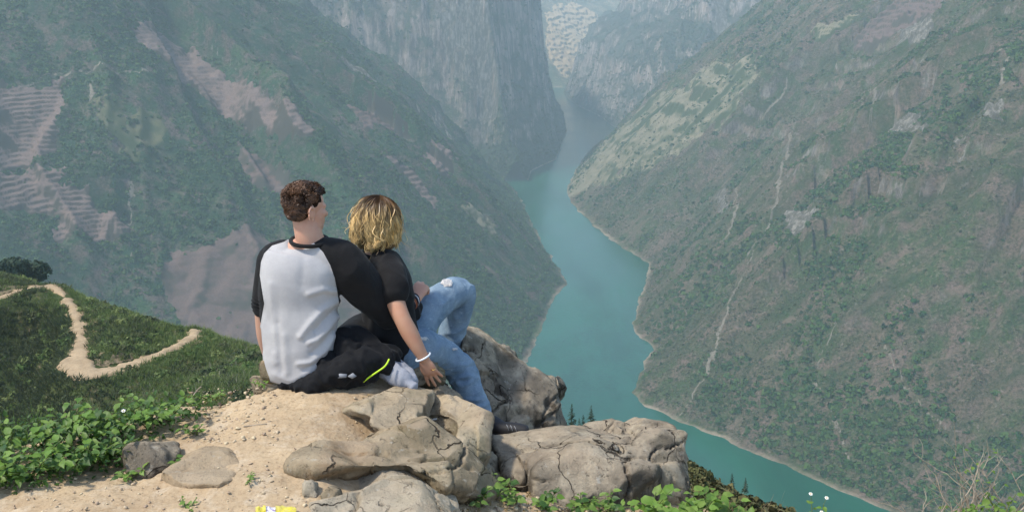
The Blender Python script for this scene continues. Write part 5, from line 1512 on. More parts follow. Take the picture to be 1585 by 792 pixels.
tube([at(*p) for p in [(563, 590, 3.85), (572, 583, 3.850), (584, 575, 3.852), (594, 568, 3.862), (599, 562, 3.87), (602, 556, 3.885)]], 0.0036, M_lime2, 'piping', jk, False, 8, 'bright lime green piping')
def patch(pix, mat, name, parent, th=0.008, label=None):
    Vp = np.array([at(*p) for p in pix]); n = len(Vp); c = Vp.mean(0)
    bk = Vp+np.array((0, th, 0)); V = np.vstack((Vp, bk, c-np.array((0, th*0.6, -th*0.4))))
    T = [(i, (i+1) % n, 2*n) for i in range(n)]
    Q = [(i, n+i, n+(i+1) % n, (i+1) % n) for i in range(n)]
    return plain(name, V, [np.array(T), np.array(Q)], mat, parent, True, label)
patch([(518, 581, 3.815), (526, 578, 3.815), (537, 579, 3.815), (536, 584, 3.81), (524, 585, 3.81)], M_tab, 'label_tab', jk, 0.003)
patch([(538, 582, 3.812), (546, 577, 3.815), (552, 582, 3.812), (545, 586, 3.81)], M_tab, 'label_tab', jk, 0.003)
gj = make('jersey', [limb((585, 566, 3.98, 0.040), (605, 574, 3.95, 0.046), (622, 586, 3.91, 0.036), (638, 597, 3.88, 0.020)), limb((600, 562, 4.0, 0.035), (622, 575, 3.97, 0.036), (640, 590, 3.92, 0.022))], 0.0055, M_grey, None, 3,
          lambda P: folds(P, (0.4, 0.2, 0.85), 22, 0.009, 81, 1.3))
tag(gj, 'pale grey garment crumpled under the black jacket', 'garment')
print('jacket done', round(time.time()-_T0, 1))

# ---------------------------------------------------------------- the woman
wom = empty('person', at_z(612, 560, -0.05)); tag(wom, 'person with wavy blond hair, black t-shirt and ripped jeans, leaning on one hand', 'person')
WC = at(586, 346, 4.27)
Lw, wq, (wF, wU, wR) = head(WC, (0.80, 0.58, -0.14), (0.10, 0.06, 1), 0.95)
sk = list(Lw)
sk.append(limb((582, 402, 4.28, 0.06), (583, 385, 4.28, 0.047), (584, 362, 4.28, 0.046)))
sk.append(loft(px((583, 405, 4.28, 0.10, 0.06), (592, 440, 4.28, 0.11, 0.07), (604, 500, 4.26, 0.10, 0.075), (610, 540, 4.24, 0.12, 0.09)), right=wR))
sk.append(limb((604, 420, 4.16, 0.050), (608, 450, 4.10, 0.043), (615, 475, 4.05, 0.039), (624, 496, 4.02, 0.036), (634, 515, 4.01, 0.037), (646, 537, 4.0, 0.030), (656, 554, 4.0, 0.0235)))
sk += hand(at(656, 555, 4.0), (0.33, 0.02, -0.80), (-0.30, -0.85, 0.25), 1, 0.88, (0.18, 0.12, 0.10), 0.22, 0.45)
sk.append(limb((560, 410, 4.42, 0.045), (590, 470, 4.52, 0.040), (640, 470, 4.50, 0.034), (655, 452, 4.46, 0.028)))
wom_body = make('body', sk, 0.0040, M_skin2, wom, 3)
wt = [loft(px((580, 392, 4.30, 0.060, 0.050), (580, 400, 4.30, 0.120, 0.070), (587, 415, 4.29, 0.155, 0.095), (594, 440, 4.28, 0.150, 0.118), (600, 470, 4.27, 0.138, 0.112), (604, 505, 4.25, 0.138, 0.108), (604, 535, 4.23, 0.150, 0.116), (604, 552, 4.22, 0.148, 0.114)), right=wR, n=36, ex=2.2),
      limb((596, 410, 4.20, 0.070), (604, 425, 4.14, 0.070), (608, 442, 4.10, 0.066), (609, 452, 4.08, 0.060)),
      limb((566, 402, 4.40, 0.065), (560, 425, 4.46, 0.06), (568, 445, 4.50, 0.055)),
      limb((622, 480, 4.32, 0.07), (640, 482, 4.38, 0.055), (650, 488, 4.40, 0.032))]
make('t_shirt', wt, 0.0055, M_black, wom, 5, lambda P: folds(P, (0.6, 0.2, -0.75), 13, 0.010, 91, 1.0)+0.005*fbm3(P, 8, 2, 93), None, 0.6)
tube([at(584, 393, 4.275)+0.060*math.cos(a)*wR+0.055*math.sin(a)*wF+np.array((0, 0, 0.008*math.sin(a))) for a in ang], 0.008, M_black, 'collar', wom, True)
jn = [loft(px((606, 528, 4.25, 0.135, 0.105), (612, 548, 4.24, 0.155, 0.125), (612, 568, 4.22, 0.14, 0.11)), right=wR),
      limb((622, 545, 4.20, 0.092), (650, 538, 4.24, 0.087), (688, 553, 4.34, 0.074), (711, 570, 4.36, 0.069), (724, 595, 4.33, 0.061), (735, 622, 4.30, 0.055), (747, 648, 4.28, 0.048)),
      limb((632, 530, 4.34, 0.092), (656, 490, 4.42, 0.082), (682, 464, 4.52, 0.074), (706, 451, 4.60, 0.070), (716, 457, 4.63, 0.066), (708, 490, 4.65, 0.060), (698, 520, 4.66, 0.060), (694, 536, 4.66, 0.058))]
def jean_d(P):
    uv = project(P)
    k = np.exp(-((uv[:, 0]-712)/24)**2-((uv[:, 1]-585)/30)**2)
    s = np.exp(-((uv[:, 0]-735)/16)**2)*smooth(595, 640, uv[:, 1])
    return folds(P, (0.25, 0.1, 1.0), 13, 0.007, 101, 1.0) + k*folds(P, (0.9, 0.2, 0.35), 24, 0.016, 103, 0.7) + s*0.006*np.sin(P[:, 2]*210+8*P[:, 0]) + folds(P, (0.8, 0.3, 0.5), 18, 0.0055, 105, 0.9)
jeans = make('jeans', jn, 0.0060, M_denim, wom, 3, jean_d, 'faded ripped blue jeans')
# seams, rips
tube([at(*p) for p in [(652, 486, 4.335), (668, 480, 4.40), (684, 470, 4.46), (700, 462, 4.53)]], 0.0035, M_denim, 'seam', jeans, False, 6)
def rip(c, a, b, nrm, label, seed):
    g = np.random.default_rng(seed); k = 14
    c = np.asarray(c); V = [c+nrm*0.002]; V2 = []
    for i in range(k):
        q = 2*math.pi*i/k; r = 0.75+0.5*g.random()
        V.append(c+r*(math.cos(q)*a+math.sin(q)*b)+nrm*0.003)
    for i in range(k):
        q = 2*math.pi*i/k; V2.append(c+0.6*(math.cos(q)*a+math.sin(q)*b)+nrm*0.007)
    V = np.array(V+V2)
    T = [(0, 1+k+i, 1+k+(i+1) % k) for i in range(k)]; Q = [(1+k+i, 1+i, 1+(i+1) % k, 1+k+(i+1) % k) for i in range(k)]
    o = plain('rip', V, [np.array(T), np.array(Q)], M_fray, jeans, True, label)
    V = []; F = []
    for i in range(9):       # loose white threads across the hole
        t_ = -0.8+1.6*g.random(); p0 = c+a*t_-b*0.8+nrm*0.008; p1 = c+a*(t_+0.2*g.normal())+b*0.8+nrm*0.008
        s_ = unit(np.cross(p1-p0, nrm))*0.0012; j = len(V)
        V += [p0-s_, p0+s_, p1+s_+nrm*0.003, p1-s_+nrm*0.003]; F.append((j, j+1, j+2, j+3))
    plain('thread', np.array(V), np.array(F), M_fray, o, False)
def surf(o, u, v):
    """first point of an object's surface along a line of sight, with its normal"""
    b = world_base(o)
    bm = o.data
    from mathutils.bvhtree import BVHTree
    bt = BVHTree.FromPolygons([Vector(x.co)+Vector(b) for x in bm.vertices], [p.vertices[:] for p in bm.polygons])
    d = Vector(ray(u, v)).normalized()
    h = bt.ray_cast(Vector((0, 0, CAMZ)), d)
    return (np.array(h[0]), np.array(h[1])) if h[0] is not None else (None, None)
for (u, v, ra, rb, lab, sd) in [(692, 438, 0.027, 0.022, 'frayed hole over the raised knee', 1), (655, 524, 0.022, 0.008, 'short frayed tear on the thigh', 2), (703, 540, 0.016, 0.006, 'thin worn tear on the lower leg', 3)]:
    p, nn = surf(jeans, u, v)
    if p is not None:
        a = unit(np.cross(nn, (0.2, 0.1, 1))); b = np.cross(nn, a)
        rip(p, a*ra, b*rb, nn, lab, sd)
    else: print('rip missed', u, v)
# bangle and rings
c = at(655, 552, 4.0); ax = unit(at(656, 555, 4.0)-at(646, 537, 4.0)); s1 = unit(np.cross(ax, (0, 1, 0.2))); s2 = np.cross(ax, s1)
tube([c+0.033*math.cos(a)*s1+0.031*math.sin(a)*s2 for a in ang], 0.0042, M_bang, 'bangle', wom, True, 10, 'pale silver bangle')
c = at(671, 571, 3.985)
tube([c+0.0098*math.cos(a)*unit((1, 0, 0.35))+0.0098*math.sin(a)*np.array((0, 1, 0)) for a in ang[::3]], 0.0020, M_gold, 'finger_ring', wom, True, 6, None, 3)
# shoe
so = empty('shoe', at(778, 664, 4.26)); so.parent = wom; so.location = Vector(at(778, 664, 4.26))-wom.location
make('upper', [limb((762, 655, 4.28, 0.040), (778, 664, 4.24, 0.038), (797, 664, 4.22, 0.034, 0.030), (812, 665, 4.21, 0.028, 0.022))], 0.005, M_shoe, so, 3)
make('sole', [limb((768, 668, 4.26, 0.040, 0.012), (790, 672, 4.22, 0.038, 0.012), (815, 671, 4.20, 0.032, 0.012))], 0.005, M_sole, so, 2)
for k in range(3):
    p0 = at(784+6*k, 657+k, 4.20); tube([p0, p0+np.array((0.006, -0.012, -0.006)), p0+np.array((0.010, -0.012, -0.020))], 0.0018, M_tab, 'lace', so, False, 6)
# woman's hair: shoulder-length waves
g = np.random.default_rng(51)
hb = [blob(wq(-0.016, 0.022, 0), (0.080, 0.098, 0.086), wF, wU), blob(wq(-0.045, -0.055, 0), (0.084, 0.062, 0.072), wF, wU), blob(wq(0.0, -0.055, 0.055), (0.036, 0.070, 0.066), wF, wU), blob(wq(0.0, -0.055, -0.055), (0.036, 0.070, 0.066), wF, wU)]
whair = make('hair', hb, 0.006, M_hairuw, wom, 3, lambda P: 0.006*fbm3(P, 22, 3, 7))
n_s = 7000; m = 20
phi = (g.random(n_s)*2-1)*math.radians(150) + math.pi      # 0 is the face
t = np.linspace(0, 1, m)[None]
root_th = np.radians(2+50*g.random(n_s)**1.0)
lay = (g.random(n_s)**0.6)                                   # 1 = outermost layer
nl = 150                                                     # locks: strands gather round a few leaders
lead = rng.integers(0, nl, n_s)
lp = (np.linspace(-1, 1, nl)*math.radians(150)+math.pi + 0.05*g.normal(size=nl)); lr = g.random(nl); lw = 5.5*noise2(lp*1.7, lp*0, 8)+1.1*g.normal(size=nl); lf = 7.5+2.0*g.random(nl); ll = 0.84+0.22*g.random(nl); lout = g.normal(size=nl)
near_i = np.argsort(np.abs(phi[:, None]-lp[None]), axis=1)[:, :6]
lead = near_i[np.arange(n_s), g.integers(0, 6, n_s)]
gat = (0.80*smooth(0.12, 0.7, t))                            # how far the strand has joined its lock
ph = phi[:, None]*(1-gat) + lp[lead][:, None]*gat + 0.045*g.normal(size=n_s)[:, None]*t
end = np.radians(152)*ll[lead]*(0.95+0.10*g.random(n_s))
th = root_th[:, None] + (end-root_th)[:, None]*t
k96 = math.radians(98)
r_f, r_r, r_u = 0.108, 0.096, 0.104
rr = np.sin(np.minimum(th, k96))*(0.88+0.10*lay[:, None]+0.035*lout[lead][:, None]*t)
z = np.where(th < k96, np.cos(th)*r_u, math.cos(k96)*r_u-(th-k96)*0.112)
wa = smooth(0.25, 0.8, t)
w1 = np.sin(t*lf[lead][:, None]*1.35+lw[lead][:, None]); w2 = np.cos(t*lf[lead][:, None]*1.35+lw[lead][:, None]*1.7)
rr = rr + 0.105*wa*w1 + 0.03*t**2
ph = ph + 0.13*wa*w2
# rounded ends
cu = smooth(0.80, 1.0, t)*(0.3+1.2*lr[lead][:, None])
rr = rr + 0.10*cu*np.sin(lw[lead][:, None]*3)
z = z + 0.022*cu**2
rr = rr*(1-0.9*np.clip(-0.05-z, 0, 0.2))
fly = (g.random(n_s) < 0.05)[:, None]*t**1.5
rr = rr + 0.22*fly*g.normal(size=n_s)[:, None]; ph = ph + 0.35*fly*g.normal(size=n_s)[:, None]; z = z + 0.03*fly*g.normal(size=n_s)[:, None]
f = np.cos(ph)*rr*r_f - 0.010; r = np.sin(ph)*rr*r_r
Wp = WC + f[..., None]*wF + r[..., None]*wR + (z+0.022)[..., None]*wU
tint = np.clip(0.62*lr[lead]+0.33*g.random(n_s)-0.30*np.exp(-((lp[lead]-math.pi*0.86)/0.30)**2)+0.05, 0, 1)
hair_obj('hair_locks', Wp, 0.0015*(0.6+0.8*g.random(n_s)), M_hairw, whair, tint)
print('people done', round(time.time()-_T0, 1))
# ================================================================== plants, litter and twigs on the ledge
def leaf_mesh(name, mat, L=1.0, W=0.62, teeth=0.0, droop=0.25, seed=0):
    """one blade folded along its midrib"""
    g = np.random.default_rng(seed); k = 5
    t = np.linspace(0, 1, k+1); w = W*0.5*np.sin(math.pi*np.clip(t, 0, 1)**0.75)*(1-0.15*t)+0.002
    V, F = [], []
    for i in range(k+1):
        z = -droop*t[i]**2 + 0.02*g.normal()
        ww = w[i]*(1+teeth*(1 if i % 2 else -1))
        V += [(-ww, t[i]*L, z+0.22*ww), (0, t[i]*L, z-0.03), (ww, t[i]*L, z+0.22*ww)]
    for i in range(k):
        a = i*3
        F += [(a, a+1, a+4, a+3), (a+1, a+2, a+5, a+4)]
    return mesh_np(name, np.array(V), np.array(F), mat)
def mat_leaf(name, c, c2, trans=0.3):
    n = N(name, 0.5, 0.4)
    oi = n.n('ShaderNodeObjectInfo')
    k = n.mix(oi.outputs['Random'], c, c2)
    k = n.mix(n.ramp(n.noise(40, 4, 0.6), [(0.45, 0.0), (0.75, 0.5)]), k, tuple(x*0.55 for x in c))
    n.col(k)
    tr = n.n('ShaderNodeBsdfTranslucent'); n.l(n.mix(0.5, k, (0.25, 0.38, 0.04)), tr.inputs[0])
    ms = n.n('ShaderNodeMixShader'); ms.inputs[0].default_value = trans
    n.l(n.b.outputs[0], ms.inputs[1]); n.l(tr.outputs[0], ms.inputs[2]); n.l(ms.outputs[0], n.t.nodes['Material Output'].inputs[0])
    n.bump(n.noise(160, 3, 0.6), 0.25, 0.003)
    return n.m
M_lf1 = mat_leaf('leaf_green', (0.085, 0.175, 0.026), (0.190, 0.285, 0.055))
M_lf2 = mat_leaf('leaf_lime', (0.130, 0.250, 0.035), (0.200, 0.330, 0.060), 0.35)
M_lf3 = mat_leaf('leaf_dry', (0.26, 0.17, 0.075), (0.34, 0.25, 0.12), 0.2)
M_lf4 = mat_leaf('leaf_dark', (0.030, 0.085, 0.016), (0.065, 0.135, 0.028))
n_ = N('stem_green', 0.7, 0.3); n_.col((0.12, 0.16, 0.05)); M_stem = n_.m
n_ = N('stalk_dry', 0.85, 0.2); n_.col(n_.mix(n_.ramp(n_.noise(30, 4, 0.6), [(0.35, 0.), (0.65, 1.)]), (0.42, 0.33, 0.21), (0.27, 0.20, 0.125))); M_stalk = n_.m
n_ = N('twig_brown', 0.85, 0.2); n_.col(n_.mix(n_.ramp(n_.noise(25, 4, 0.6), [(0.35, 0.), (0.65, 1.)]), (0.40, 0.34, 0.26), (0.24, 0.19, 0.14))); M_twig = n_.m
n_ = N('petal_white', 0.6, 0.3); n_.col((0.78, 0.76, 0.70)); M_petal = n_.m
n_ = N('floret_yellow', 0.6, 0.3); n_.col((0.70, 0.45, 0.04)); M_floret = n_.m
LEAVES = {}
for nm, m_ in (('g', M_lf1), ('l', M_lf2), ('d', M_lf3), ('k', M_lf4)):
    LEAVES[nm] = [leaf_mesh('leaf', m_, 1, 0.55+0.1*k, 0.10, 0.15+0.15*k, k) for k in range(4)]
def stem_tube(P, r0, r1, mat, name, parent, n=6):
    P = np.asarray(P); rows = [tuple(p)+(q, q) for p, q in zip(P, np.linspace(r0, r1, len(P)))]
    V, F = loft(rows, n=n, k=2)
    return plain(name, V, F, mat, parent)
def flower(pos, up, parent, S=0.010, seed=0):
    g = np.random.default_rng(seed)
    up = unit(up); a = unit(np.cross(up, (0.3, 0.9, 0.1))); b = np.cross(up, a)
    V, F = [], []; n = 7
    for i in range(n):
        q = 2*math.pi*i/n; d = math.cos(q)*a+math.sin(q)*b; s_ = np.cross(up, d)*0.35*S
        j = len(V); V += [pos+d*0.25*S, pos+d*0.7*S+s_+up*0.1*S, pos+d*1.2*S+up*0.05*S, pos+d*0.7*S-s_+up*0.1*S]; F.append((j, j+1, j+2, j+3))
    o = plain('flower', np.array(V), np.array(F), M_petal, parent, False)
    Vb, Fb = blob(pos+up*0.1*S, (0.35*S, 0.35*S, 0.25*S), n=5)
    plain('flower_centre', Vb, Fb, M_floret, o)
def place_leaf(parent, base, pos, d, up, L, kind, g):
    d = unit(d); x = np.cross(d, up)
    if np.linalg.norm(x) < 1e-3: x = np.array((1., 0, 0))
    x = unit(x); z = np.cross(x, d)
    o = bpy.data.objects.new('leaf', LEAVES[kind][int(g.integers(0, 4))]); C.objects.link(o)
    o.parent = parent
    W = L*(0.85+0.3*g.random())
    o.matrix_local = Matrix(((x[0]*W, d[0]*L, z[0]*L, pos[0]-base[0]), (x[1]*W, d[1]*L, z[1]*L, pos[1]-base[1]), (x[2]*W, d[2]*L, z[2]*L, pos[2]-base[2]), (0, 0, 0, 1)))
    return o
def plant(name, u, v, H, nst, nleaf, L, kinds, label, seed, spread=0.7, group='leafy plants along the ledge', flowers=0, toward=(0, -0.2), base=None):
    g = np.random.default_rng(seed)
    b = gpt(u, v) if base is None else np.asarray(base)
    e = empty(name, b); tag(e, label, 'plant', group)
    tips = []
    for k in range(nst):
        a = g.random()*6.28; sp = spread*(0.3+0.8*g.random())
        d = np.array((math.cos(a)*sp+toward[0], math.sin(a)*sp+toward[1], 1.0)); h = H*(0.6+0.5*g.random())
        t = np.linspace(0, 1, 5)[:, None]
        P = b + np.array((math.cos(a), math.sin(a), 0))*0.02*g.random() + d*h*t*np.array((1, 1, 1)) + np.array((d[0], d[1], -0.5))*h*0.35*t**2
        stem_tube(P, 0.0030, 0.0014, M_stem, 'stem', e, 5)
        tips.append((P[-1], unit(P[-1]-P[-2])))
        for i in range(nleaf):
            f = 0.25+0.75*(i+0.5)/nleaf
            p = P[0]*0; q = f*4; j = min(int(q), 3); p = P[j]*(1-(q-j))+P[j+1]*(q-j)
            az = i*2.4+g.random()*0.8
            ld = np.array((math.cos(az), math.sin(az)-0.25, 0.25+0.3*g.normal()))
            up = np.array((0.2*g.normal()-0.15, -0.35+0.25*g.normal(), 1.0))
            pt = p + unit(ld)*0.25*L
            place_leaf(e, b, pt, ld, up, L*(0.55+0.7*g.random()), kinds[int(g.integers(0, len(kinds)))], g)
    for k in range(flowers):
        p, d = tips[k % len(tips)]
        top = p+np.array((0.01*g.normal(), -0.005, 0.025+0.02*g.random()))
        stem_tube(np.array([p, (p+top)/2+0.002, top]), 0.0011, 0.0009, M_stem, 'stem', e, 5)
        flower(top, np.array((0.1*g.normal(), -0.5, 1)), e, 0.0075, seed+k)
    return e
# the leafy bank on the left
bank = [(8, 752, .13, 'leafy plant in the lower left corner of the ledge'), (45, 740, .14, 'second leafy plant from the left corner'), (85, 735, .14, 'leafy plant left of centre in the green bank'), (128, 728, .13, 'leafy plant in the middle of the green bank'), (165, 715, .12, 'leafy plant just left of the dark cleft rock'),
        (15, 705, .15, 'taller leafy plant at the left edge'), (62, 692, .16, 'leafy plant behind the second from the corner'), (110, 684, .15, 'leafy plant at the back of the green bank'), (152, 680, .14, 'leafy plant behind the dark cleft rock'), (190, 672, .11, 'leafy plant right behind the dark cleft rock'),
        (228, 660, .12, 'left one of the leafy clump by the gravel'), (262, 652, .13, 'middle one of the leafy clump by the gravel'), (295, 643, .10, 'right one of the leafy clump by the gravel'), (205, 742, .05, 'low leaves in front of the dark cleft rock'), (258, 722, .06, 'small weeds between cleft rock and smooth rock'), (300, 672, .04, 'low creeping weeds at the edge of the gravel'), (330, 618, .06, 'small weeds on the rim left of the seated man')]
for k, (u, v, h, lab) in enumerate(bank):
    big = h > 0.1
    plant('leafy_plant', u, v, h, 7 if big else 4, 8 if big else 5, 0.037 if big else 0.025, ['g', 'l', 'l', 'g', 'k'] if k % 3 else ['l', 'g', 'g', 'k'], lab, 200+k, 0.75, flowers=1 if k == 10 else 0)
front = [(725, 775, .08, 'low weeds left of the front row'), (762, 772, .09, 'leafy weeds in front of the low grey rock'), (800, 776, .09, 'leafy weeds right of the low grey rock'), (842, 784, .07, 'small weeds under the boulder'), (900, 788, .08, 'small weeds in the shade of the boulder'), (940, 793, .07, 'small weeds at the boulder foot near its middle')]
for k, (u, v, h, lab) in enumerate(front):
    plant('leafy_plant', u, v, h, 6, 6, 0.030, ['g', 'k', 'g', 'l'], lab, 230+k, 0.9)
right = [(1008, 800, .17, 5, 'bright leafy plant rising before the boulder'), (1052, 806, .13, 5, 'bright leafy plant right of the boulder'), (1085, 802, .15, 6, 'tall bright leafy plant right of the boulder'), (1118, 806, .12, 4, 'small bright leafy plant above the river'), (1030, 812, .11, 5, 'low leafy plant at the bottom under the boulder'), (1150, 815, .10, 4, 'pale leafy plant next to the dry grass')]
for k, (u, v, h, ns, lab) in enumerate(right):
    plant('leafy_plant', u, v, h, ns, 6, 0.046, ['l', 'l', 'g'], lab, 250+k, 0.55, flowers=0)
for k, (u, v, lab) in enumerate([(617, 678, 'tiny green sprig on the path beside the ridge rock'), (385, 748, 'tiny green sprig beside the smooth rock'), (720, 676, 'sprig of grass at the foot of the ledge rock'), (290, 791, 'tiny sprig at the bottom edge of the path'), (400, 598, 'sprig under the flat slab by the man')]):
    plant('sprig', u, v, 0.025, 4, 4, 0.014, ['g', 'l'], lab, 270+k, 1.2, 'green sprigs on the path')
# ground cover filling the bank (leaves beyond counting)
g = np.random.default_rng(9)
def cover(name, uv_boxes, mat, label, seed, smin=0.012, smax=0.03, lift=0.06):
    g = np.random.default_rng(seed); P = []; S = []
    for (u0, u1, v0, v1, n) in uv_boxes:
        for _ in range(n):
            u = u0+(u1-u0)*g.random(); v = v0+(v1-v0)*g.random()
            # the green bank ends along the path edge
            lim = np.interp(u, [0, 60, 140, 200, 230, 340, 420], [770, 760, 745, 735, 700, 640, 570])
            if u < 430 and v > lim: continue
            p = gpt(u, v); h = lift*g.random()
            P.append((p[0], p[1], p[2]+h)); S.append(smin+(smax-smin)*g.random())
    n = len(P)
    pr = [leaf_mesh('cover_leaf', mat, 1, 0.6, 0.1, 0.2, 40+k) for k in range(4)]
    o = scatter(name, np.array(P), g.random(n)*6.28, np.array(S), pr, np.stack((0.5+0.5*g.normal(size=n), 0.4*g.normal(size=n)), 1))
    tag(o, label, 'ground cover', None, 'stuff')
cover('ground_cover', [(-30, 215, 668, 770, 1500), (180, 330, 630, 690, 420)], M_lf4, 'dark low leaves filling the bank between plants', 91, lift=0.08)
cover('ground_litter', [(700, 1000, 762, 800, 420), (655, 700, 640, 682, 70), (560, 640, 612, 650, 50), (280, 400, 610, 690, 160)], M_lf3, 'dry leaf litter caught between the rocks', 92, 0.006, 0.018, 0.01)

# grass clumps and dry stalks
def grass_clump(u, v, H, n, mat, label, seed, spread=0.05, lean=0.35, name='grass_clump', w=0.0022, base=None):
    g = np.random.default_rng(seed); b = gpt(u, v) if base is None else np.asarray(base, float)
    e = empty(name, b); tag(e, label, 'grass', 'grass clumps on the ledge rim')
    for k in range(n):
        a = g.random()*6.28; h = H*(0.5+0.6*g.random()); d = np.array((math.cos(a), math.sin(a), 0))
        p0 = b+d*spread*g.random(); t = np.linspace(0, 1, 6)[:, None]
        ln = lean*(0.3+g.random())
        P = p0 + np.array((0, 0, 1))*h*(t-0.25*ln*t**3) + d*ln*h*t**2
        sd = np.array((-d[1], d[0], 0)); sd = unit(sd*0.6+np.array((1, 0, 0))*0.6)
        ww = w*(1-0.85*t)
        V = np.vstack((P-sd*ww, P+sd*ww+np.array((0, -0.001, 0)))); m = len(P)
        F = np.array([(i, m+i, m+i+1, i+1) for i in range(m-1)])
        plain('blade', V, F, mat, e, True)
grass_clump(25, 690, 0.17, 16, M_lf1, 'upright green grass clump near the left edge', 301)
grass_clump(60, 675, 0.15, 14, M_lf2, 'bright green grass clump behind the leafy bank', 302)
grass_clump(105, 665, 0.17, 12, M_stalk, 'dry pale grass stalks behind the leafy bank', 303, 0.06, 0.3)
grass_clump(150, 660, 0.15, 12, M_stalk, 'dry brown stalks in the middle behind the bank', 304, 0.07, 0.4)
grass_clump(185, 655, 0.10, 8, M_stalk, 'short dry stalks right of the others', 305, 0.06, 0.4)
grass_clump(1165, 815, 0.16, 12, M_stalk, 'dry straw clump right of the bright plants', 306, 0.05, 0.5)
grass_clump(1190, 820, 0.14, 14, M_stalk, 'bent straw clump hanging over the river', 307, 0.06, 0.7)
grass_clump(1135, 815, 0.18, 6, M_stalk, 'few tall straws among the bright plants', 308, 0.03, 0.35)
grass_clump(1300, 850, 0.16, 7, M_stalk, 'sparse straws at the bottom before the river', 309, 0.06, 0.5)
grass_clump(1405, 850, 0.18, 7, M_stalk, 'sparse curved straws left of the dry shrubs', 310, 0.05, 0.6)
grass_clump(740, 682, 0.045, 10, M_lf2, 'tuft of green grass in the rock step', 311, 0.02, 0.4, w=0.0016)
# white flowering herb over the river
plant('flowering_herb', 1263, 845, 0.24, 3, 8, 0.022, ['g', 'l'], 'small white flowered herb standing out against the river', 320, 0.12, 'flowering herbs', 3, (0, 0))
# dry shrubs at the right edge
def shrub(u, v, H, label, seed, n0=4, leaf=0, spread=0.6):
    g = np.random.default_rng(seed); b = gpt(u, v)
    e = empty('dry_shrub', b); tag(e, label, 'shrub', 'dry shrubs at the right edge')
    def grow(p, d, L, r, lev):
        k = 4; P = [p]; dd = unit(d)
        for i in range(k):
            dd = unit(dd+0.16*g.normal(size=3)+np.array((0, 0, 0.05))); P.append(P[-1]+dd*L/k)
        stem_tube(P, r, r*0.6, M_twig, 'branch', e, 5)
        if lev < 3:
            for j in range(2 if g.random() < .75 else 3):
                q = P[-1] if j == 0 else P[int(g.integers(1, k))]
                nd = unit(dd+np.array((g.normal()*0.6, g.normal()*0.35, 0.15*g.normal()+0.1)))
                grow(q, nd, L*(0.55+0.3*g.random()), r*0.62, lev+1)
        elif leaf and g.random() < 0.5:
            place_leaf(e, b, P[-1], np.array((g.normal(), g.normal()-.3, .2)), np.array((0, -.4, 1.)), 0.02, 'g', g)
    for i in range(n0):
        a = g.random()*6.28
        grow(b+0.03*np.array((math.cos(a), math.sin(a), 0)), np.array((spread*g.normal(), 0.3*g.normal(), 1.0)), H*(0.35+0.25*g.random()), 0.0045, 0)
shrub(1445, 828, 0.30, 'leftmost dry shrub, thin and leaning', 401, 4)
shrub(1495, 828, 0.34, 'dense dry shrub in the middle of the three', 402, 6)
shrub(1562, 828, 0.44, 'tallest dry shrub by the right edge', 403, 5, 1)
for k, (u, v, h, lab) in enumerate([(1470, 814, .15, 'dark leafy plant under the left dry shrub'), (1505, 812, .16, 'leafy plant under the middle dry shrub'), (1550, 806, .18, 'taller leafy plant under the tallest dry shrub')]):
    plant('leafy_plant', u, v, h, 6, 6, 0.032, ['g', 'g', 'l'], lab, 330+k, 0.5, flowers=0)
# brush on the slope right of the boulder
g = np.random.default_rng(77); n = 5200
X = 4+26*g.random(n*3); Y = 18+45*g.random(n*3); z = hill_z(X, Y); uv = project(np.stack((X, Y, z), 1))
ok = (uv[:, 0] > 1020) & (uv[:, 0] < 1260) & (uv[:, 1] > 650) & (uv[:, 1] < 830); X, Y, z = X[ok][:n], Y[ok][:n], z[ok][:n]
M_br = mat_scrub('brush_olive', (0.060, 0.072, 0.026), (0.150, 0.135, 0.060)) if 'mat_scrub' in globals() else M_gB
pr = []
for k in range(5):
    V_, F_ = leafball(880+k, 60, 1.0, 0.22, 0.9); pr.append(mesh_np('brush_clump', V_, F_, M_br, False))
o = scatter('slope_brush', np.stack((X, Y, z), 1), g.random(len(X))*6.28, 0.15+0.35*g.random(len(X))**2, pr)
tag(o, 'olive brush on the slope dropping away right of the boulder', 'brush', None, 'stuff')
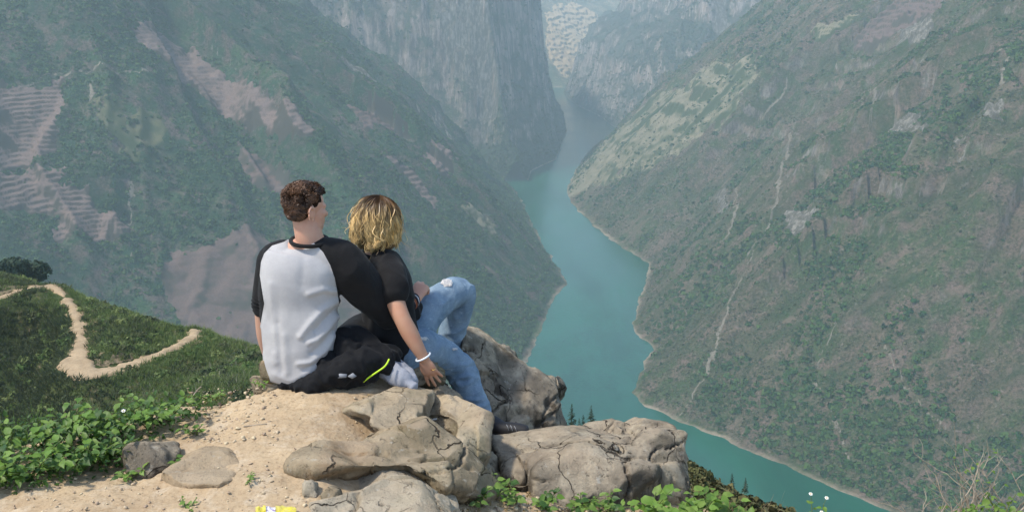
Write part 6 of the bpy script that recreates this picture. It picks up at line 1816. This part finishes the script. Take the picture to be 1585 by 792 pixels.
# litter and sticks
p = gpt(672, 652)+np.array((0, 0, 0.006))
V1, F1 = loft([tuple(p-np.array((0.016, 0.002, 0)))+(0.0042, 0.0042), tuple(p+np.array((0.012, 0.002, 0.002)))+(0.0042, 0.0042)], n=10, cap=False)
cg = empty('cigarette_end', p); tag(cg, 'white cigarette end lying in the hollow between rocks', 'cigarette')
plain('paper', V1, F1, M_petal, cg)
V1, F1 = loft([tuple(p+np.array((0.012, 0.002, 0.002)))+(0.0043, 0.0043), tuple(p+np.array((0.020, 0.002, 0.0025)))+(0.0043, 0.0043)], n=10, cap=False)
plain('filter', V1, F1, M_stalk, cg)
n_ = N('wrapper_yellow', 0.35, 0.5); n_.col(n_.mix(n_.ramp(n_.noise(45, 3, 0.6), [(0.4, 0.), (0.6, 1.)]), (0.62, 0.53, 0.04), (0.58, 0.50, 0.12))); M_wy = n_.m
n_ = N('wrapper_white', 0.35, 0.5); n_.col(n_.mix(n_.ramp(n_.noise(60, 3, 0.6), [(0.50, 0.), (0.56, 1.)]), (0.74, 0.72, 0.76), (0.30, 0.22, 0.42))); M_ww = n_.m
wp = empty('wrapper', gpt(428, 792)); tag(wp, 'crumpled yellow and white sweet wrapper at the bottom edge', 'wrapper')
def sheet(u0, u1, v0, v1, mat, name, seed):
    nx, ny = 14, 10; V = []
    for j in range(ny):
        for i in range(nx):
            q = gpt(u0+(u1-u0)*i/(nx-1), v0+(v1-v0)*j/(ny-1)); V.append(q)
    V = np.array(V); V[:, 2] += 0.014+0.010*fbm3(V, 45, 3, seed)+0.006*ridge3(V, 90, 2, seed+3)
    V = np.vstack((V, V-np.array((0, 0, 0.004))))
    F = grid_faces(nx, ny); plain(name, V, np.vstack((F, F[:, ::-1]+nx*ny)), mat, wp, True)
sheet(396, 412, 791, 808, M_wy, 'torn_end', 1); sheet(411, 428, 791, 808, M_ww, 'printed_band', 2); sheet(427, 459, 791, 808, M_wy, 'torn_end', 3)
def stick(pts, r, label, seed):
    P = [gpt(*q)+np.array((0, 0, r*1.2)) for q in pts]
    V1, F1 = loft([tuple(q)+(r, r) for q in P], n=7, k=4)
    c = np.mean(P, axis=0); o = obj('stick', mesh_np('stick', V1-c, F1, M_twig), None, c); tag(o, label, 'stick', 'sticks on the path')
stick([(378, 662), (392, 660), (412, 658)], 0.0028, 'thin stick lying on the path left of centre', 1)
stick([(396, 584), (408, 594), (424, 598), (432, 597)], 0.0032, 'bent root by the slab under the man', 2)
stick([(242, 690), (246, 705), (252, 722)], 0.0036, 'pale stick leaning beside the dark cleft rock', 3)
stick([(300, 612), (306, 604), (311, 600)], 0.0028, 'short pale stick on the rim among the weeds', 4)
print('plants done', round(time.time()-_T0, 1))
